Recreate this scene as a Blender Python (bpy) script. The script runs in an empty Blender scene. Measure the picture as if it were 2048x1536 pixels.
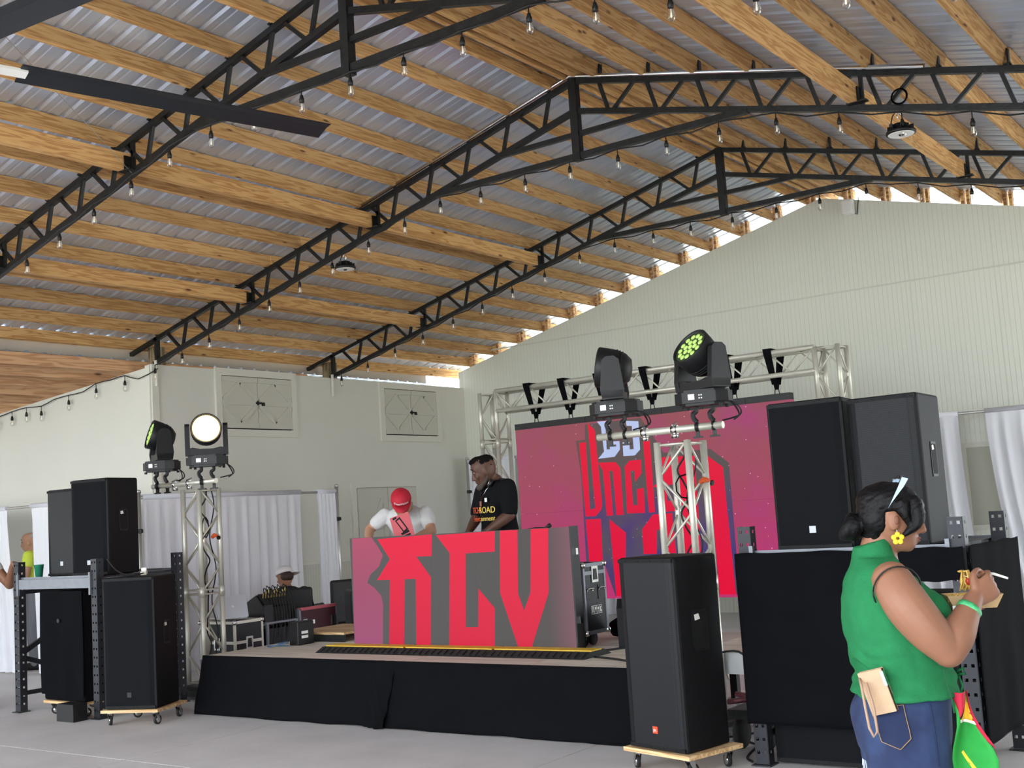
import bpy, bmesh, math, random
from mathutils import Vector, Matrix, noise
from mathutils.geometry import tessellate_polygon
random.seed(7)
S = bpy.context.scene
COL = S.collection
PI = math.pi

# ------------------------------------------------------------------ camera
def build_camera():
    yaw, pitch, roll, fpx = 0.626701, 0.109084, -0.063414, 2353.24
    f = Vector((-math.sin(yaw)*math.cos(pitch), math.cos(yaw)*math.cos(pitch), math.sin(pitch)))
    r = Vector((math.cos(yaw), math.sin(yaw), 0)); u = r.cross(f)
    r2 = r*math.cos(roll) + u*math.sin(roll); u2 = -r*math.sin(roll) + u*math.cos(roll)
    cd = bpy.data.cameras.new('camera'); cam = bpy.data.objects.new('camera', cd); COL.objects.link(cam)
    m = Matrix((r2, u2, -f)).transposed().to_4x4(); m.translation = Vector((0, 0, 1.57)); cam.matrix_world = m
    cd.sensor_fit = 'HORIZONTAL'; cd.sensor_width = 36.0; cd.lens = fpx/2048*36.0
    cd.clip_start = .05; cd.clip_end = 300
    S.camera = cam
build_camera()

# ------------------------------------------------------------------ sky, sun, exposure
w = bpy.data.worlds.new('sky'); S.world = w; w.use_nodes = True
bg = w.node_tree.nodes['Background']
bg.inputs['Color'].default_value = (0.86, 0.94, 1.0, 1); bg.inputs['Strength'].default_value = 7.4
sl = bpy.data.lights.new('sun', 'SUN'); sl.energy = 6.0; sl.angle = .05; sl.color = (1, .96, .9)
so = bpy.data.objects.new('sun', sl); COL.objects.link(so); so.rotation_euler = Vector((.42, .12, -.9)).to_track_quat('-Z', 'Y').to_euler()
S.view_settings.view_transform = 'Standard'; S.view_settings.look = 'None'
S.view_settings.exposure = 0.1; S.view_settings.gamma = 1.0; S.view_settings.use_curve_mapping = False

# ------------------------------------------------------------------ helpers
def lin(c):
    return tuple(((x/255)/12.92 if x/255 <= .04045 else ((x/255+.055)/1.055)**2.4) for x in c[:3])

class MB:
    def __init__(s): s.v = []; s.f = []
    def add(s, vs, fs):
        n = len(s.v); s.v += [tuple(v) for v in vs]; s.f += [tuple(i+n for i in f) for f in fs]; return s
    def box(s, c, d, rz=0, M=None):
        x, y, z = d[0]/2, d[1]/2, d[2]/2
        vs = [Vector((a, b, e)) for e in (-z, z) for (a, b) in ((-x,-y),(x,-y),(x,y),(-x,y))]
        if rz: R_ = Matrix.Rotation(rz, 3, 'Z'); vs = [R_@v for v in vs]
        if M: vs = [M@v for v in vs]
        c = Vector(c)
        return s.add([v+c for v in vs], [(3,2,1,0),(4,5,6,7),(0,1,5,4),(1,2,6,5),(2,3,7,6),(3,0,4,7)])
    def b2(s, lo, hi):
        return s.box([(a+b)/2 for a, b in zip(lo, hi)], [abs(b-a) for a, b in zip(lo, hi)])
    def bar(s, p, q, w, h=None, up=(0,0,1)):
        h = h or w; p = Vector(p); q = Vector(q); d = (q-p).normalized(); u = Vector(up)
        if abs(d.dot(u)) > .98: u = Vector((0,1,0))
        a = d.cross(u).normalized(); u = a.cross(d)
        vs = [e+a*(i*w/2)+u*(j*h/2) for e in (p, q) for (i, j) in ((-1,-1),(1,-1),(1,1),(-1,1))]
        return s.add(vs, [(3,2,1,0),(4,5,6,7),(0,1,5,4),(1,2,6,5),(2,3,7,6),(3,0,4,7)])
    def tube(s, pts, r, n=8, ry=None, ref=None):
        pts = [Vector(p) for p in pts]; k = len(pts)
        rs = r if isinstance(r, (list, tuple)) else [r]*k
        rys = ry if isinstance(ry, (list, tuple)) else ([ry]*k if ry else rs)
        prev = None; rings = []
        for i, p in enumerate(pts):
            t = (pts[min(i+1, k-1)]-pts[max(i-1, 0)]).normalized()
            if ref is not None: b = Vector(ref)
            else: b = prev if prev is not None else (Vector((0,0,1)) if abs(t.z) < .9 else Vector((0,1,0)))
            b = (b - t*b.dot(t)).normalized(); prev = b; a = t.cross(b)
            rings.append([p + a*(rs[i]*math.cos(2*PI*j/n)) + b*(rys[i]*math.sin(2*PI*j/n)) for j in range(n)])
        vs = [v for q in rings for v in q]; fs = []
        for i in range(k-1):
            for j in range(n):
                fs.append((i*n+j, i*n+(j+1)%n, (i+1)*n+(j+1)%n, (i+1)*n+j))
        fs.append(tuple(range(n-1, -1, -1))); fs.append(tuple((k-1)*n+j for j in range(n)))
        return s.add(vs, fs)
    def cyl(s, p, q, r, n=12): return s.tube([p, q], r, n)
    def lathe(s, prof, n=20, M=None, c=(0,0,0)):
        c = Vector(c); vs = []; fs = []
        for (r, z) in prof:
            for j in range(n):
                v = Vector((r*math.cos(2*PI*j/n), r*math.sin(2*PI*j/n), z))
                vs.append((M@v if M else v)+c)
        for i in range(len(prof)-1):
            for j in range(n): fs.append((i*n+j, i*n+(j+1)%n, (i+1)*n+(j+1)%n, (i+1)*n+j))
        fs.append(tuple(range(n-1,-1,-1))); fs.append(tuple((len(prof)-1)*n+j for j in range(n)))
        return s.add(vs, fs)
    def prism(s, poly, fn, t0, t1):
        """poly: 2-D outline; fn(u,v,t) -> 3-D point; extruded from t0 to t1"""
        n = len(poly); vs = [Vector(fn(u, v, t0)) for u, v in poly]+[Vector(fn(u, v, t1)) for u, v in poly]
        tri = tessellate_polygon([[Vector((u, v, 0)) for u, v in poly]])
        fs = [tuple(t) for t in tri]+[tuple(i+n for i in reversed(t)) for t in tri]
        fs += [(i, (i+1) % n, n+(i+1) % n, n+i) for i in range(n)]
        return s.add(vs, fs)
    def grid(s, nu, nv, fn, thick=None):
        vs = [fn(i/(nu-1), j/(nv-1)) for j in range(nv) for i in range(nu)]
        fs = [(j*nu+i, j*nu+i+1, (j+1)*nu+i+1, (j+1)*nu+i) for j in range(nv-1) for i in range(nu-1)]
        return s.add(vs, fs)
    def ell(s, c, r, n=14, m=9, M=None):
        prof = [(max(1e-4, math.sin(PI*i/m)), -math.cos(PI*i/m)) for i in range(m+1)]
        D = Matrix.Diagonal(Vector(r)); 
        return s.lathe(prof, n, (M@D) if M else D, c)
    def mesh(s, name):
        me = bpy.data.meshes.new(name); me.from_pydata(s.v, [], s.f); 
        b = bmesh.new(); b.from_mesh(me); bmesh.ops.recalc_face_normals(b, faces=b.faces); b.to_mesh(me); b.free()
        me.update(); return me

def crom(pts, k=5):
    P = [pts[0]]+list(pts)+[pts[-1]]; out = []
    for i in range(1, len(P)-2):
        for j in range(k):
            t = j/k; a, b, c, d = P[i-1], P[i], P[i+1], P[i+2]
            out.append(.5*((2*b)+(c-a)*t+(2*a-5*b+4*c-d)*t*t+(3*b-3*c+d-a)*t**3))
    out.append(P[-2]); return out
def smooth_path(pts, k=4): return crom([Vector(q) for q in pts], k)

def bevel_box(d, r, seg=2, taper=None):
    """rounded box mesh centred on origin (taper: rear width factor along +y)"""
    b = bmesh.new(); bmesh.ops.create_cube(b, size=1)
    for v in b.verts:
        v.co = Vector((v.co.x*d[0], v.co.y*d[1], v.co.z*d[2]))
        if taper and v.co.y > 0: v.co.x *= taper
    bmesh.ops.bevel(b, geom=list(b.edges), offset=r, segments=seg, profile=.5, affect='EDGES')
    bmesh.ops.recalc_face_normals(b, faces=b.faces)
    me = bpy.data.meshes.new('rounded'); b.to_mesh(me); b.free(); return me

def obj(name, mb, mat, parent=None, smooth=False, loc=None, rz=0, rot=None, world=False):
    me = mb.mesh(name) if isinstance(mb, MB) else mb
    if mat is not None:
        me.materials.clear(); me.materials.append(mat)
    if smooth:
        for p in me.polygons: p.use_smooth = len(p.vertices) <= 4
    o = bpy.data.objects.new(name, me); COL.objects.link(o)
    if parent: o.parent = parent
    if world and parent: o.location = -parent.location
    if loc is not None: o.location = loc
    if rot is not None: o.rotation_euler = rot
    elif rz: o.rotation_euler = (0, 0, rz)
    return o

def tag(o, label, cat, group=None, kind=None):
    if label: o['label'] = label
    if cat: o['category'] = cat
    if group: o['group'] = group
    if kind: o['kind'] = kind
    return o

def thing(name, label, cat, loc=(0,0,0), rz=0, group=None, kind=None):
    o = bpy.data.objects.new(name, None); COL.objects.link(o); o.empty_display_size = .1
    o.location = loc; o.rotation_euler = (0, 0, rz)
    return tag(o, label, cat, group, kind)

def struct(name, mb, mat, label=None, **k):
    o = obj(name, mb, mat, **k) if mb is not None else thing(name, None, None)
    o['kind'] = 'structure'
    if label: o['label'] = label
    return o

def dup(root, loc, rz, label=None, parent=None):
    r = root.copy(); COL.objects.link(r); r.location = loc; r.rotation_euler = (0, 0, rz)
    if label: r['label'] = label
    if parent: r.parent = parent
    for ch in list(root.children):
        c = ch.copy(); COL.objects.link(c); c.parent = r
        for g in list(ch.children):
            d = g.copy(); COL.objects.link(d); d.parent = c
    return r

# ------------------------------------------------------------------ materials
def base(name):
    m = bpy.data.materials.new(name); m.use_nodes = True; nt = m.node_tree
    return m, nt, nt.nodes['Principled BSDF']
def mat(name, c, rough=.6, metal=0, var=0, vs=6, bump=0, bs=60, spec=.4, coat=0, stretch=None, emit=0, trans=0):
    m, nt, p = base(name); L = nt.links; N = nt.nodes
    c = lin(c); p.inputs['Base Color'].default_value = (*c, 1); p.inputs['Roughness'].default_value = rough
    p.inputs['Metallic'].default_value = metal; p.inputs['Specular IOR Level'].default_value = spec
    if trans: p.inputs['Transmission Weight'].default_value = trans
    if emit: p.inputs['Emission Color'].default_value = (*c, 1); p.inputs['Emission Strength'].default_value = emit
    if var or bump:
        tc = N.new('ShaderNodeTexCoord'); src = tc.outputs['Object']
        if stretch:
            mp = N.new('ShaderNodeMapping'); mp.inputs['Scale'].default_value = stretch; L.new(src, mp.inputs['Vector']); src = mp.outputs['Vector']
    if var:
        n = N.new('ShaderNodeTexNoise'); n.inputs['Scale'].default_value = vs; n.inputs['Detail'].default_value = 5; n.inputs['Roughness'].default_value = .6
        L.new(src, n.inputs['Vector'])
        r = N.new('ShaderNodeValToRGB'); r.color_ramp.elements[0].position = .3; r.color_ramp.elements[1].position = .7
        r.color_ramp.elements[0].color = (*[x*(1-var) for x in c], 1); r.color_ramp.elements[1].color = (*[min(1, x*(1+var)) for x in c], 1)
        L.new(n.outputs['Fac'], r.inputs['Fac']); L.new(r.outputs['Color'], p.inputs['Base Color'])
    if bump:
        n2 = N.new('ShaderNodeTexNoise'); n2.inputs['Scale'].default_value = bs; n2.inputs['Detail'].default_value = 4; L.new(src, n2.inputs['Vector'])
        bm_ = N.new('ShaderNodeBump'); bm_.inputs['Strength'].default_value = bump; bm_.inputs['Distance'].default_value = .01
        L.new(n2.outputs['Fac'], bm_.inputs['Height']); L.new(bm_.outputs['Normal'], p.inputs['Normal'])
    return m

def wood_mat(name, dark, light, axis='Y', sc=1.0, rough=.65, knots=True, bw=(.22,.78)):
    m, nt, p = base(name); N = nt.nodes; L = nt.links
    tc = N.new('ShaderNodeTexCoord'); oi = N.new('ShaderNodeObjectInfo')
    add = N.new('ShaderNodeVectorMath'); add.operation = 'MULTIPLY_ADD'
    L.new(oi.outputs['Random'], add.inputs[0]); add.inputs[1].default_value = (37, 53, 71); L.new(tc.outputs['Object'], add.inputs[2])
    mp = N.new('ShaderNodeMapping'); s = [14*sc]*3; s['XYZ'.index(axis)] = .9*sc; mp.inputs['Scale'].default_value = s
    L.new(add.outputs[0], mp.inputs['Vector'])
    n = N.new('ShaderNodeTexNoise'); n.inputs['Scale'].default_value = 1.2; n.inputs['Detail'].default_value = 2; n.inputs['Distortion'].default_value = .6
    L.new(mp.outputs['Vector'], n.inputs['Vector'])
    mul = N.new('ShaderNodeMath'); mul.operation = 'MULTIPLY'; mul.inputs[1].default_value = 26; L.new(n.outputs['Fac'], mul.inputs[0])
    sn = N.new('ShaderNodeMath'); sn.operation = 'SINE'; L.new(mul.outputs[0], sn.inputs[0])
    mr = N.new('ShaderNodeMapRange'); mr.inputs['From Min'].default_value = -1; L.new(sn.outputs[0], mr.inputs['Value'])
    r = N.new('ShaderNodeValToRGB'); r.color_ramp.elements[0].position = bw[0]-.2; r.color_ramp.elements[1].position = bw[1]
    r.color_ramp.elements[0].color = (*lin(dark), 1); r.color_ramp.elements[1].color = (*lin(light), 1)
    L.new(mr.outputs['Result'], r.inputs['Fac'])
    # broad tone variation between boards
    hv = N.new('ShaderNodeHueSaturation'); mr2 = N.new('ShaderNodeMapRange'); mr2.inputs['To Min'].default_value = .78; mr2.inputs['To Max'].default_value = 1.12
    L.new(oi.outputs['Random'], mr2.inputs['Value']); L.new(mr2.outputs['Result'], hv.inputs['Value']); L.new(r.outputs['Color'], hv.inputs['Color'])
    out = hv.outputs['Color']
    if knots:
        mk = N.new('ShaderNodeMapping'); sk = [7*sc]*3; sk['XYZ'.index(axis)] = 2.2*sc; mk.inputs['Scale'].default_value = sk; L.new(add.outputs[0], mk.inputs['Vector'])
        vo = N.new('ShaderNodeTexVoronoi'); vo.inputs['Scale'].default_value = .8; L.new(mk.outputs['Vector'], vo.inputs['Vector'])
        rk = N.new('ShaderNodeValToRGB'); rk.color_ramp.elements[0].position = .06; rk.color_ramp.elements[1].position = .14
        rk.color_ramp.elements[0].color = (.12, .06, .03, 1); rk.color_ramp.elements[1].color = (1, 1, 1, 1); L.new(vo.outputs['Distance'], rk.inputs['Fac'])
        mx = N.new('ShaderNodeMix'); mx.data_type = 'RGBA'; mx.blend_type = 'MULTIPLY'; mx.inputs['Factor'].default_value = .85
        L.new(out, mx.inputs['A']); L.new(rk.outputs['Color'], mx.inputs['B']); out = mx.outputs['Result']
    L.new(out, p.inputs['Base Color']); p.inputs['Roughness'].default_value = rough; p.inputs['Specular IOR Level'].default_value = .25
    return m

def grooved_paint(name, c, spacing, axis='X', depth=.25, rough=.55):
    """painted sheet with fine vertical bead grooves"""
    m, nt, p = base(name); N = nt.nodes; L = nt.links
    tc = N.new('ShaderNodeTexCoord'); sp = N.new('ShaderNodeSeparateXYZ'); L.new(tc.outputs['Object'], sp.inputs[0])
    mu = N.new('ShaderNodeMath'); mu.operation = 'MULTIPLY'; mu.inputs[1].default_value = 1/spacing; L.new(sp.outputs[axis], mu.inputs[0])
    fr = N.new('ShaderNodeMath'); fr.operation = 'FRACT'; L.new(mu.outputs[0], fr.inputs[0])
    r = N.new('ShaderNodeValToRGB'); e = r.color_ramp.elements; e[0].position = 0; e[0].color = (0,0,0,1); e[1].position = .14; e[1].color = (1,1,1,1)
    L.new(fr.outputs[0], r.inputs['Fac'])
    mx = N.new('ShaderNodeMix'); mx.data_type = 'RGBA'; cl = lin(c)
    mx.inputs['A'].default_value = (*[x*(1-depth) for x in cl], 1); mx.inputs['B'].default_value = (*cl, 1)
    L.new(r.outputs['Color'], mx.inputs['Factor']); L.new(mx.outputs['Result'], p.inputs['Base Color'])
    b = N.new('ShaderNodeBump'); b.inputs['Strength'].default_value = .5; b.inputs['Distance'].default_value = .004
    L.new(r.outputs['Color'], b.inputs['Height']); L.new(b.outputs['Normal'], p.inputs['Normal'])
    p.inputs['Roughness'].default_value = rough
    return m

def cloth_mat(name, c, transl=.35, rough=.8):
    m, nt, p = base(name); N = nt.nodes; L = nt.links
    p.inputs['Base Color'].default_value = (*lin(c), 1); p.inputs['Roughness'].default_value = rough; p.inputs['Specular IOR Level'].default_value = .1
    t = N.new('ShaderNodeBsdfTranslucent'); t.inputs['Color'].default_value = (*lin(c), 1)
    mx = N.new('ShaderNodeMixShader'); mx.inputs['Fac'].default_value = transl
    L.new(p.outputs[0], mx.inputs[1]); L.new(t.outputs[0], mx.inputs[2]); L.new(mx.outputs[0], N['Material Output'].inputs['Surface'])
    return m

def glass_mat(name, c=(255,255,255), rough=.05):
    m, nt, p = base(name); N = nt.nodes; L = nt.links
    g = N.new('ShaderNodeBsdfGlossy'); g.inputs['Roughness'].default_value = rough; g.inputs['Color'].default_value = (.9,.9,.9,1)
    t = N.new('ShaderNodeBsdfTransparent'); t.inputs['Color'].default_value = (*[x*.92 for x in lin(c)], 1)
    lw = N.new('ShaderNodeLayerWeight'); lw.inputs['Blend'].default_value = .35
    mx = N.new('ShaderNodeMixShader'); L.new(lw.outputs['Facing'], mx.inputs['Fac']); L.new(t.outputs[0], mx.inputs[1]); L.new(g.outputs[0], mx.inputs[2])
    L.new(mx.outputs[0], N['Material Output'].inputs['Surface']); return m

def perf_mat(name, c, hole, sc=140, rough=.45):
    """perforated steel grille: dark dots in a painted sheet"""
    m, nt, p = base(name); N = nt.nodes; L = nt.links
    tc = N.new('ShaderNodeTexCoord'); v = N.new('ShaderNodeTexVoronoi'); v.inputs['Scale'].default_value = sc; v.inputs['Randomness'].default_value = .12
    L.new(tc.outputs['Object'], v.inputs['Vector'])
    r = N.new('ShaderNodeValToRGB'); r.color_ramp.elements[0].position = .3; r.color_ramp.elements[1].position = .42
    r.color_ramp.elements[0].color = (*lin(hole), 1); r.color_ramp.elements[1].color = (*lin(c), 1)
    L.new(v.outputs['Distance'], r.inputs['Fac']); L.new(r.outputs['Color'], p.inputs['Base Color'])
    p.inputs['Roughness'].default_value = rough; p.inputs['Specular IOR Level'].default_value = .18; return m

MAT = {}
MAT['purlin'] = wood_mat('pine_purlin', (182, 134, 82), (214, 170, 114), 'Y', 1.5)
MAT['pine_x'] = wood_mat('pine_board', (150, 105, 60), (215, 170, 115), 'X')
MAT['redwood'] = wood_mat('pine_leanto', (196, 144, 104), (222, 176, 134), 'Y')
MAT['post'] = wood_mat('weathered_post', (105, 90, 68), (150, 132, 102), 'Z', knots=False)
MAT['ply'] = wood_mat('plywood', (190, 150, 105), (222, 188, 142), 'X', knots=False)
MAT['deck'] = wood_mat('stage_ply', (196, 182, 166), (214, 204, 190), 'X', .5, .6, knots=False)
MAT['galv'] = mat('galvalume_sheet', (200, 209, 224), .33, .6, .05, 3, 0)
MAT['fascia'] = mat('grey_siding', (168, 166, 160), .5, 0, .04, 2)
MAT['steel'] = mat('black_painted_steel', (26, 27, 28), .42, .2, .5, 22, .3, 60)
MAT['paint'] = mat('wall_paint', (210, 208, 197), .6, 0, .02, 1.2)
MAT['bead'] = grooved_paint('gable_bead_panel', (222, 223, 209), .061, 'X', .13)
MAT['wains'] = grooved_paint('wainscot_bead', (196, 194, 182), .05, 'Y', .3)
MAT['trim'] = mat('white_trim', (212, 209, 197), .5)
MAT['concrete'] = mat('concrete', (204, 199, 198), .55, 0, .09, 1.6, .12, 35)
MAT['soil'] = mat('joint_dark', (96, 93, 88), .9)
MAT['ground'] = mat('outdoor_ground', (188, 188, 178), .9, 0, .15, .4)
MAT['alu'] = mat('truss_aluminium', (206, 203, 190), .42, .45, .06, 9)
MAT['chrome'] = mat('chrome', (215, 215, 215), .15, 1)
MAT['black'] = mat('black_plastic', (19, 19, 21), .5, 0, .1, 30)
MAT['blackcab'] = mat('speaker_black', (17, 17, 19), .62, 0, .12, 60, .12, 220, spec=.22)
MAT['grille'] = perf_mat('speaker_grille', (26, 27, 30), (3, 3, 4), 95)
MAT['grillef'] = mat('speaker_foam_grille', (20, 21, 24), .9, 0, .12, 120, .2, 260, spec=.1)
MAT['rubber'] = mat('rubber', (30, 30, 30), .7)
MAT['cloth'] = mat('black_cloth', (14, 14, 17), .92, 0, .12, 7, .2, 90, spec=.06)
MAT['drape'] = cloth_mat('white_drape', (246, 246, 252), .3)
MAT['pipe'] = mat('drape_pipe', (190, 189, 184), .35, .7)
MAT['cable'] = mat('black_cable', (16, 16, 17), .5)
MAT['white'] = mat('white_plastic', (232, 231, 226), .45)
MAT['bulb'] = glass_mat('bulb_glass')
MAT['filament_glint'] = mat('filament_glint', (240, 230, 208), .4, emit=.35)  # bulbs are unlit; pale emission stands in for their glint
MAT['rack'] = mat('rack_steel', (44, 45, 50), .45, .3, .15, 14)
MAT['rackgrey'] = mat('rack_beam_grey', (118, 121, 128), .42, .4, .1, 9)
MAT['dark'] = mat('dark_inside', (8, 8, 9), .8)
# ================================================================== the building
XR = -5.66                                    # ridge
def dd(x): return abs(x-XR)
def zc(d): return 5.56-.25*d                  # top chord centre
def zb(d): return 5.27-.25*d                  # bottom chord centre
def zroof(d): return zc(d)+.178               # underside of the roof sheet
TR = [3.0, 6.05, 9.1, 12.15]; YG = 15.2; YS = -3.2; YE = 15.85
XL, XRT = -12.55, 1.25

# ground + floor slabs
struct('ground', MB().box((-5, 4, -.11), (160, 160, .1)), MAT['ground'])
fl = struct('floor', MB().b2((-20, -7, -.06), (4, YG+.2, -.012)), MAT['soil'])
xs = [-20, -16.6, -13.5, -10.45, -7.4, -4.4, -1.35, 1.7, 4]; ys = [-7, -3.9, -.85, 2.2, 5.25, 8.3, 11.35, YG+.2]
for i in range(len(xs)-1):
    for j in range(len(ys)-1):
        obj('slab', MB().b2((xs[i]+.004, ys[j]+.004, -.05), (xs[i+1]-.004, ys[j+1]-.004, 0)), MAT['concrete'], fl)

# roof sheets (ribbed) and purlins
ce = struct('ceiling', None, None)
def sheet_profile(w):
    """(y, lift) outline over one sheet width: trapezoid ribs every quarter plus minor ribs"""
    p = []; pitch = w/4
    for k in range(4):
        y = k*pitch
        p += [(y, 0), (y+.02, .019), (y+.042, .019), (y+.062, 0), (y+.062+.045, 0), (y+.062+.053, .004), (y+.062+.067, .004), (y+.062+.075, 0)]
    p.append((w, 0)); return p
SW = .914
def sheet_mesh(x0, z0, x1, z1):
    pr = sheet_profile(SW); m = MB(); n = len(pr)
    vs = [(x0, y, z0+h) for y, h in pr]+[(x1, y, z1+h) for y, h in pr]
    m.add(vs, [(i, i+1, n+i+1, n+i) for i in range(n-1)]); return m.mesh('roof_sheet')
def lay_sheets(parent, x0, z0, x1, z1, y0, y1):
    me = sheet_mesh(x0, z0, x1, z1); y = y0
    while y < y1-.3:
        o = obj('roof_sheet', me, MAT['galv'], parent); o.location = (0, y, 0); y += SW
lay_sheets(ce, XL, zroof(dd(XL)), XR, zroof(0), YS, YE)
lay_sheets(ce, XRT, zroof(dd(XRT)), XR, zroof(0), YS, YE)
obj('ridge_cap', MB().add([(XR-.2, YS, zroof(.2)+.03), (XR, YS, zroof(0)+.04), (XR+.2, YS, zroof(.2)+.03), (XR-.2, YE, zroof(.2)+.03), (XR, YE, zroof(0)+.04), (XR+.2, YE, zroof(.2)+.03)], [(0,1,4,3),(1,2,5,4)]), MAT['galv'], ce)
ang = math.atan(.25)
def purlin(x, side, y0, y1, dz=0, h=.142):
    d = dd(x); m = MB().box((0, 0, 0), (.04, y1-y0, h))
    o = obj('purlin', m, MAT['purlin'], ce, loc=(x, (y0+y1)/2, zc(d)+.028+h/2+dz)); o.rotation_euler = (0, -ang*side, 0)
    # side -1: left slope rises to the right
segs = [(YS, 3.02), (3.02, 9.12), (9.12, YE-.15)]
dl = [.06]+[.24+.5*k for k in range(13)]+[6.74]
dr = [.06]+[.28+.5*k for k in range(14)]
dl = [d for d in dl if d < 6.5]+[6.74]
for d in dl:
    for k, (a, b) in enumerate(segs): purlin(XR-d+random.uniform(-.012, .012), 1, a, b+(.14 if k < 2 else 0))
for d in dr:
    if d > 6.85: continue
    for k, (a, b) in enumerate(segs): purlin(XR+d+random.uniform(-.012, .012), -1, a, b+(.14 if k < 2 else 0))
# blocking between gable wall and roof
for sgn, D in ((-1, dl), (1, dr)):
    for d in D:
        if d < .1 or d > 6.4: continue
        x = XR+sgn*d
        for off in (.05, .12):
            xx = x+off; z0 = zc(dd(xx))-.04
            obj('block', MB().b2((xx-.018, YG+.03, z0), (xx+.018, YG+.12, zroof(dd(xx))-.005)), MAT['pine_x'], ce)
# lower bracing beams sitting on the bottom chords
for x in (-8.25, -10.24, -3.02):
    for y0, y1 in zip([0-.05]+TR[:-1], TR):
        z = zb(dd(x))+.03
        obj('bracing_beam', MB().box((0, 0, .075), (.075, y1-y0-.02, .15)), MAT['purlin'], ce, loc=(x, (y0+y1)/2, z))

# fascia band at the eave + lean-to roof on the left
fb = struct('trim_1', MB().b2((-12.53, YS, 3.70), (-12.5, YG-.35, 3.96)), MAT['fascia'], 'grey metal siding band between the two roofs')
c2 = struct('ceiling_lean_to', None, None)
def zl(x): return 3.63+.0735*(x+12.08)
lay_sheets(c2, -20.2, zl(-20.2)+.15, -12.35, zl(-12.35)+.15, -7.3, 15)
for x in [-12.36-.553*k for k in range(14)]:
    o = obj('purlin', MB().box((0, 0, 0), (.04, 19.0, .14)), MAT['redwood'], c2, loc=(x, 2.5, zl(x)+.075))

# posts on the eave line
for i, y in enumerate(TR):
    o = obj('post', MB().b2((-.075, -.075, 0), (.075, .075, 3.93)), MAT['post'], loc=(-12.235, y+(.2 if y > 9 else .02), 0))
    tag(o, ['square timber post on the left eave, nearest bay', 'square timber post on the left eave beside the fan bay', 'square timber post at the corner of the side room', 'square timber post behind the wall between the two hatches'][i], 'post', 'eave posts')
for i, y in enumerate(TR[:3]):
    o = obj('post', MB().b2((-.075, -.075, 0), (.075, .075, 3.98)), MAT['post'], loc=(.85, y+.02, 0))
    tag(o, ['square timber post on the right eave, nearest bay', 'square timber post on the right eave, second bay', 'square timber post on the right eave, third bay'][i], 'post', 'eave posts')

# gable wall: sheets with real seams
wf = struct('wall_far', MB().prism([(-12.1, 0), (1.2, 0), (1.2, zc(6.86)-.01), (XR, zc(0)-.02), (-12.1, zc(6.44)-.01)], lambda u, v, t: (u, t, v), YG+.016, YG+.14), MAT['paint'])
gx = [-5.645+1.061*k for k in range(-6, 8)]
gx = [-12.0]+[x for x in gx if -11.9 < x < 1]+[1.2]
def gtop(x): return zc(dd(x))-.015
for a, b in zip(gx[:-1], gx[1:]):
    for z0, z1 in ((0, 2.198), (2.2, 4.228), (4.23, 9)):
        a1, b1 = a+.0008, b-.0008
        if z0 == 4.23:
            pts = [(a1, z0), (b1, z0), (b1, gtop(b1))]+([(XR, gtop(XR))] if a1 < XR < b1 else [])+[(a1, gtop(a1))]
            if gtop(b1) < z0+.05 and gtop(a1) < z0+.05: continue
            pts = [(u, max(v, z0)) for u, v in pts]
        elif z0 == 2.2:
            pts = [(a1, z0), (b1, z0), (b1, min(z1, gtop(b1))), (a1, min(z1, gtop(a1)))]
        else: pts = [(a1, z0), (b1, z0), (b1, z1), (a1, z1)]
        obj('wall_panel', MB().prism(pts, lambda u, v, t: (u, t, v), YG, YG+.016), MAT['bead'], wf)
obj('seam_batten', MB().b2((-12, YG-.008, 4.215), (1.2, YG, 4.235)), MAT['paint'], wf)

# left wall of the side room (runs along the building)
wl = struct('wall_left', MB().b2((-12.14, 9.04, 0), (-12.0, YG, 3.67)), MAT['paint'])
obj('wainscot', MB().b2((-12.0, 9.04, 0), (-11.985, 12.42, 1.04)), MAT['wains'], wl)
obj('wainscot', MB().b2((-12.0, 13.93, 0), (-11.985, YG, 1.04)), MAT['wains'], wl)
obj('cap_rail', MB().b2((-12.0, 9.04, 1.04), (-11.965, 12.42, 1.085)), MAT['trim'], wl)
obj('cap_rail', MB().b2((-12.0, 13.93, 1.04), (-11.965, YG, 1.085)), MAT['trim'], wl)
obj('corner_trim', MB().b2((-12.02, 9.02, 0), (-11.975, 9.12, 3.67)), MAT['trim'], wl)
# end wall of the side room, facing the yard
ws = struct('wall_side_room', MB().prism([(-20, 0), (-12.0, 0), (-12.0, 3.67), (-12.08, zl(-12.08)), (-20, zl(-20))], lambda u, v, t: (u, t, v), 9.0, 9.1), MAT['paint'])
# outer walls and right roof added out of frame to hold back sky light
struct('shade_wall_left', MB().b2((-20.2, 0, 0), (-20.0, 15, 2.9)), MAT['paint'])  # added out of view, keeps sky light off the side room's end wall
struct('shade_wall_right', MB().b2((4.6, -3.2, 0), (4.75, 7.5, 3.3)), MAT['paint'])  # added out of view to shade the woman, far bays left open
c3 = struct('shade_roof_right', None, None)  # unseen roof added to cut high sky light on the woman and floor
lay_sheets(c3, 5.2, 3.3, 1.1, 3.72, YS, YG)
for x in [1.3+.55*k for k in range(7)]: obj('purlin', MB().box((0, 0, 0), (.04, YG-YS, .14)), MAT['redwood'], c3, loc=(x, (YG+YS)/2, 3.72-.1024*(x-1.1)-.075))

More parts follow.
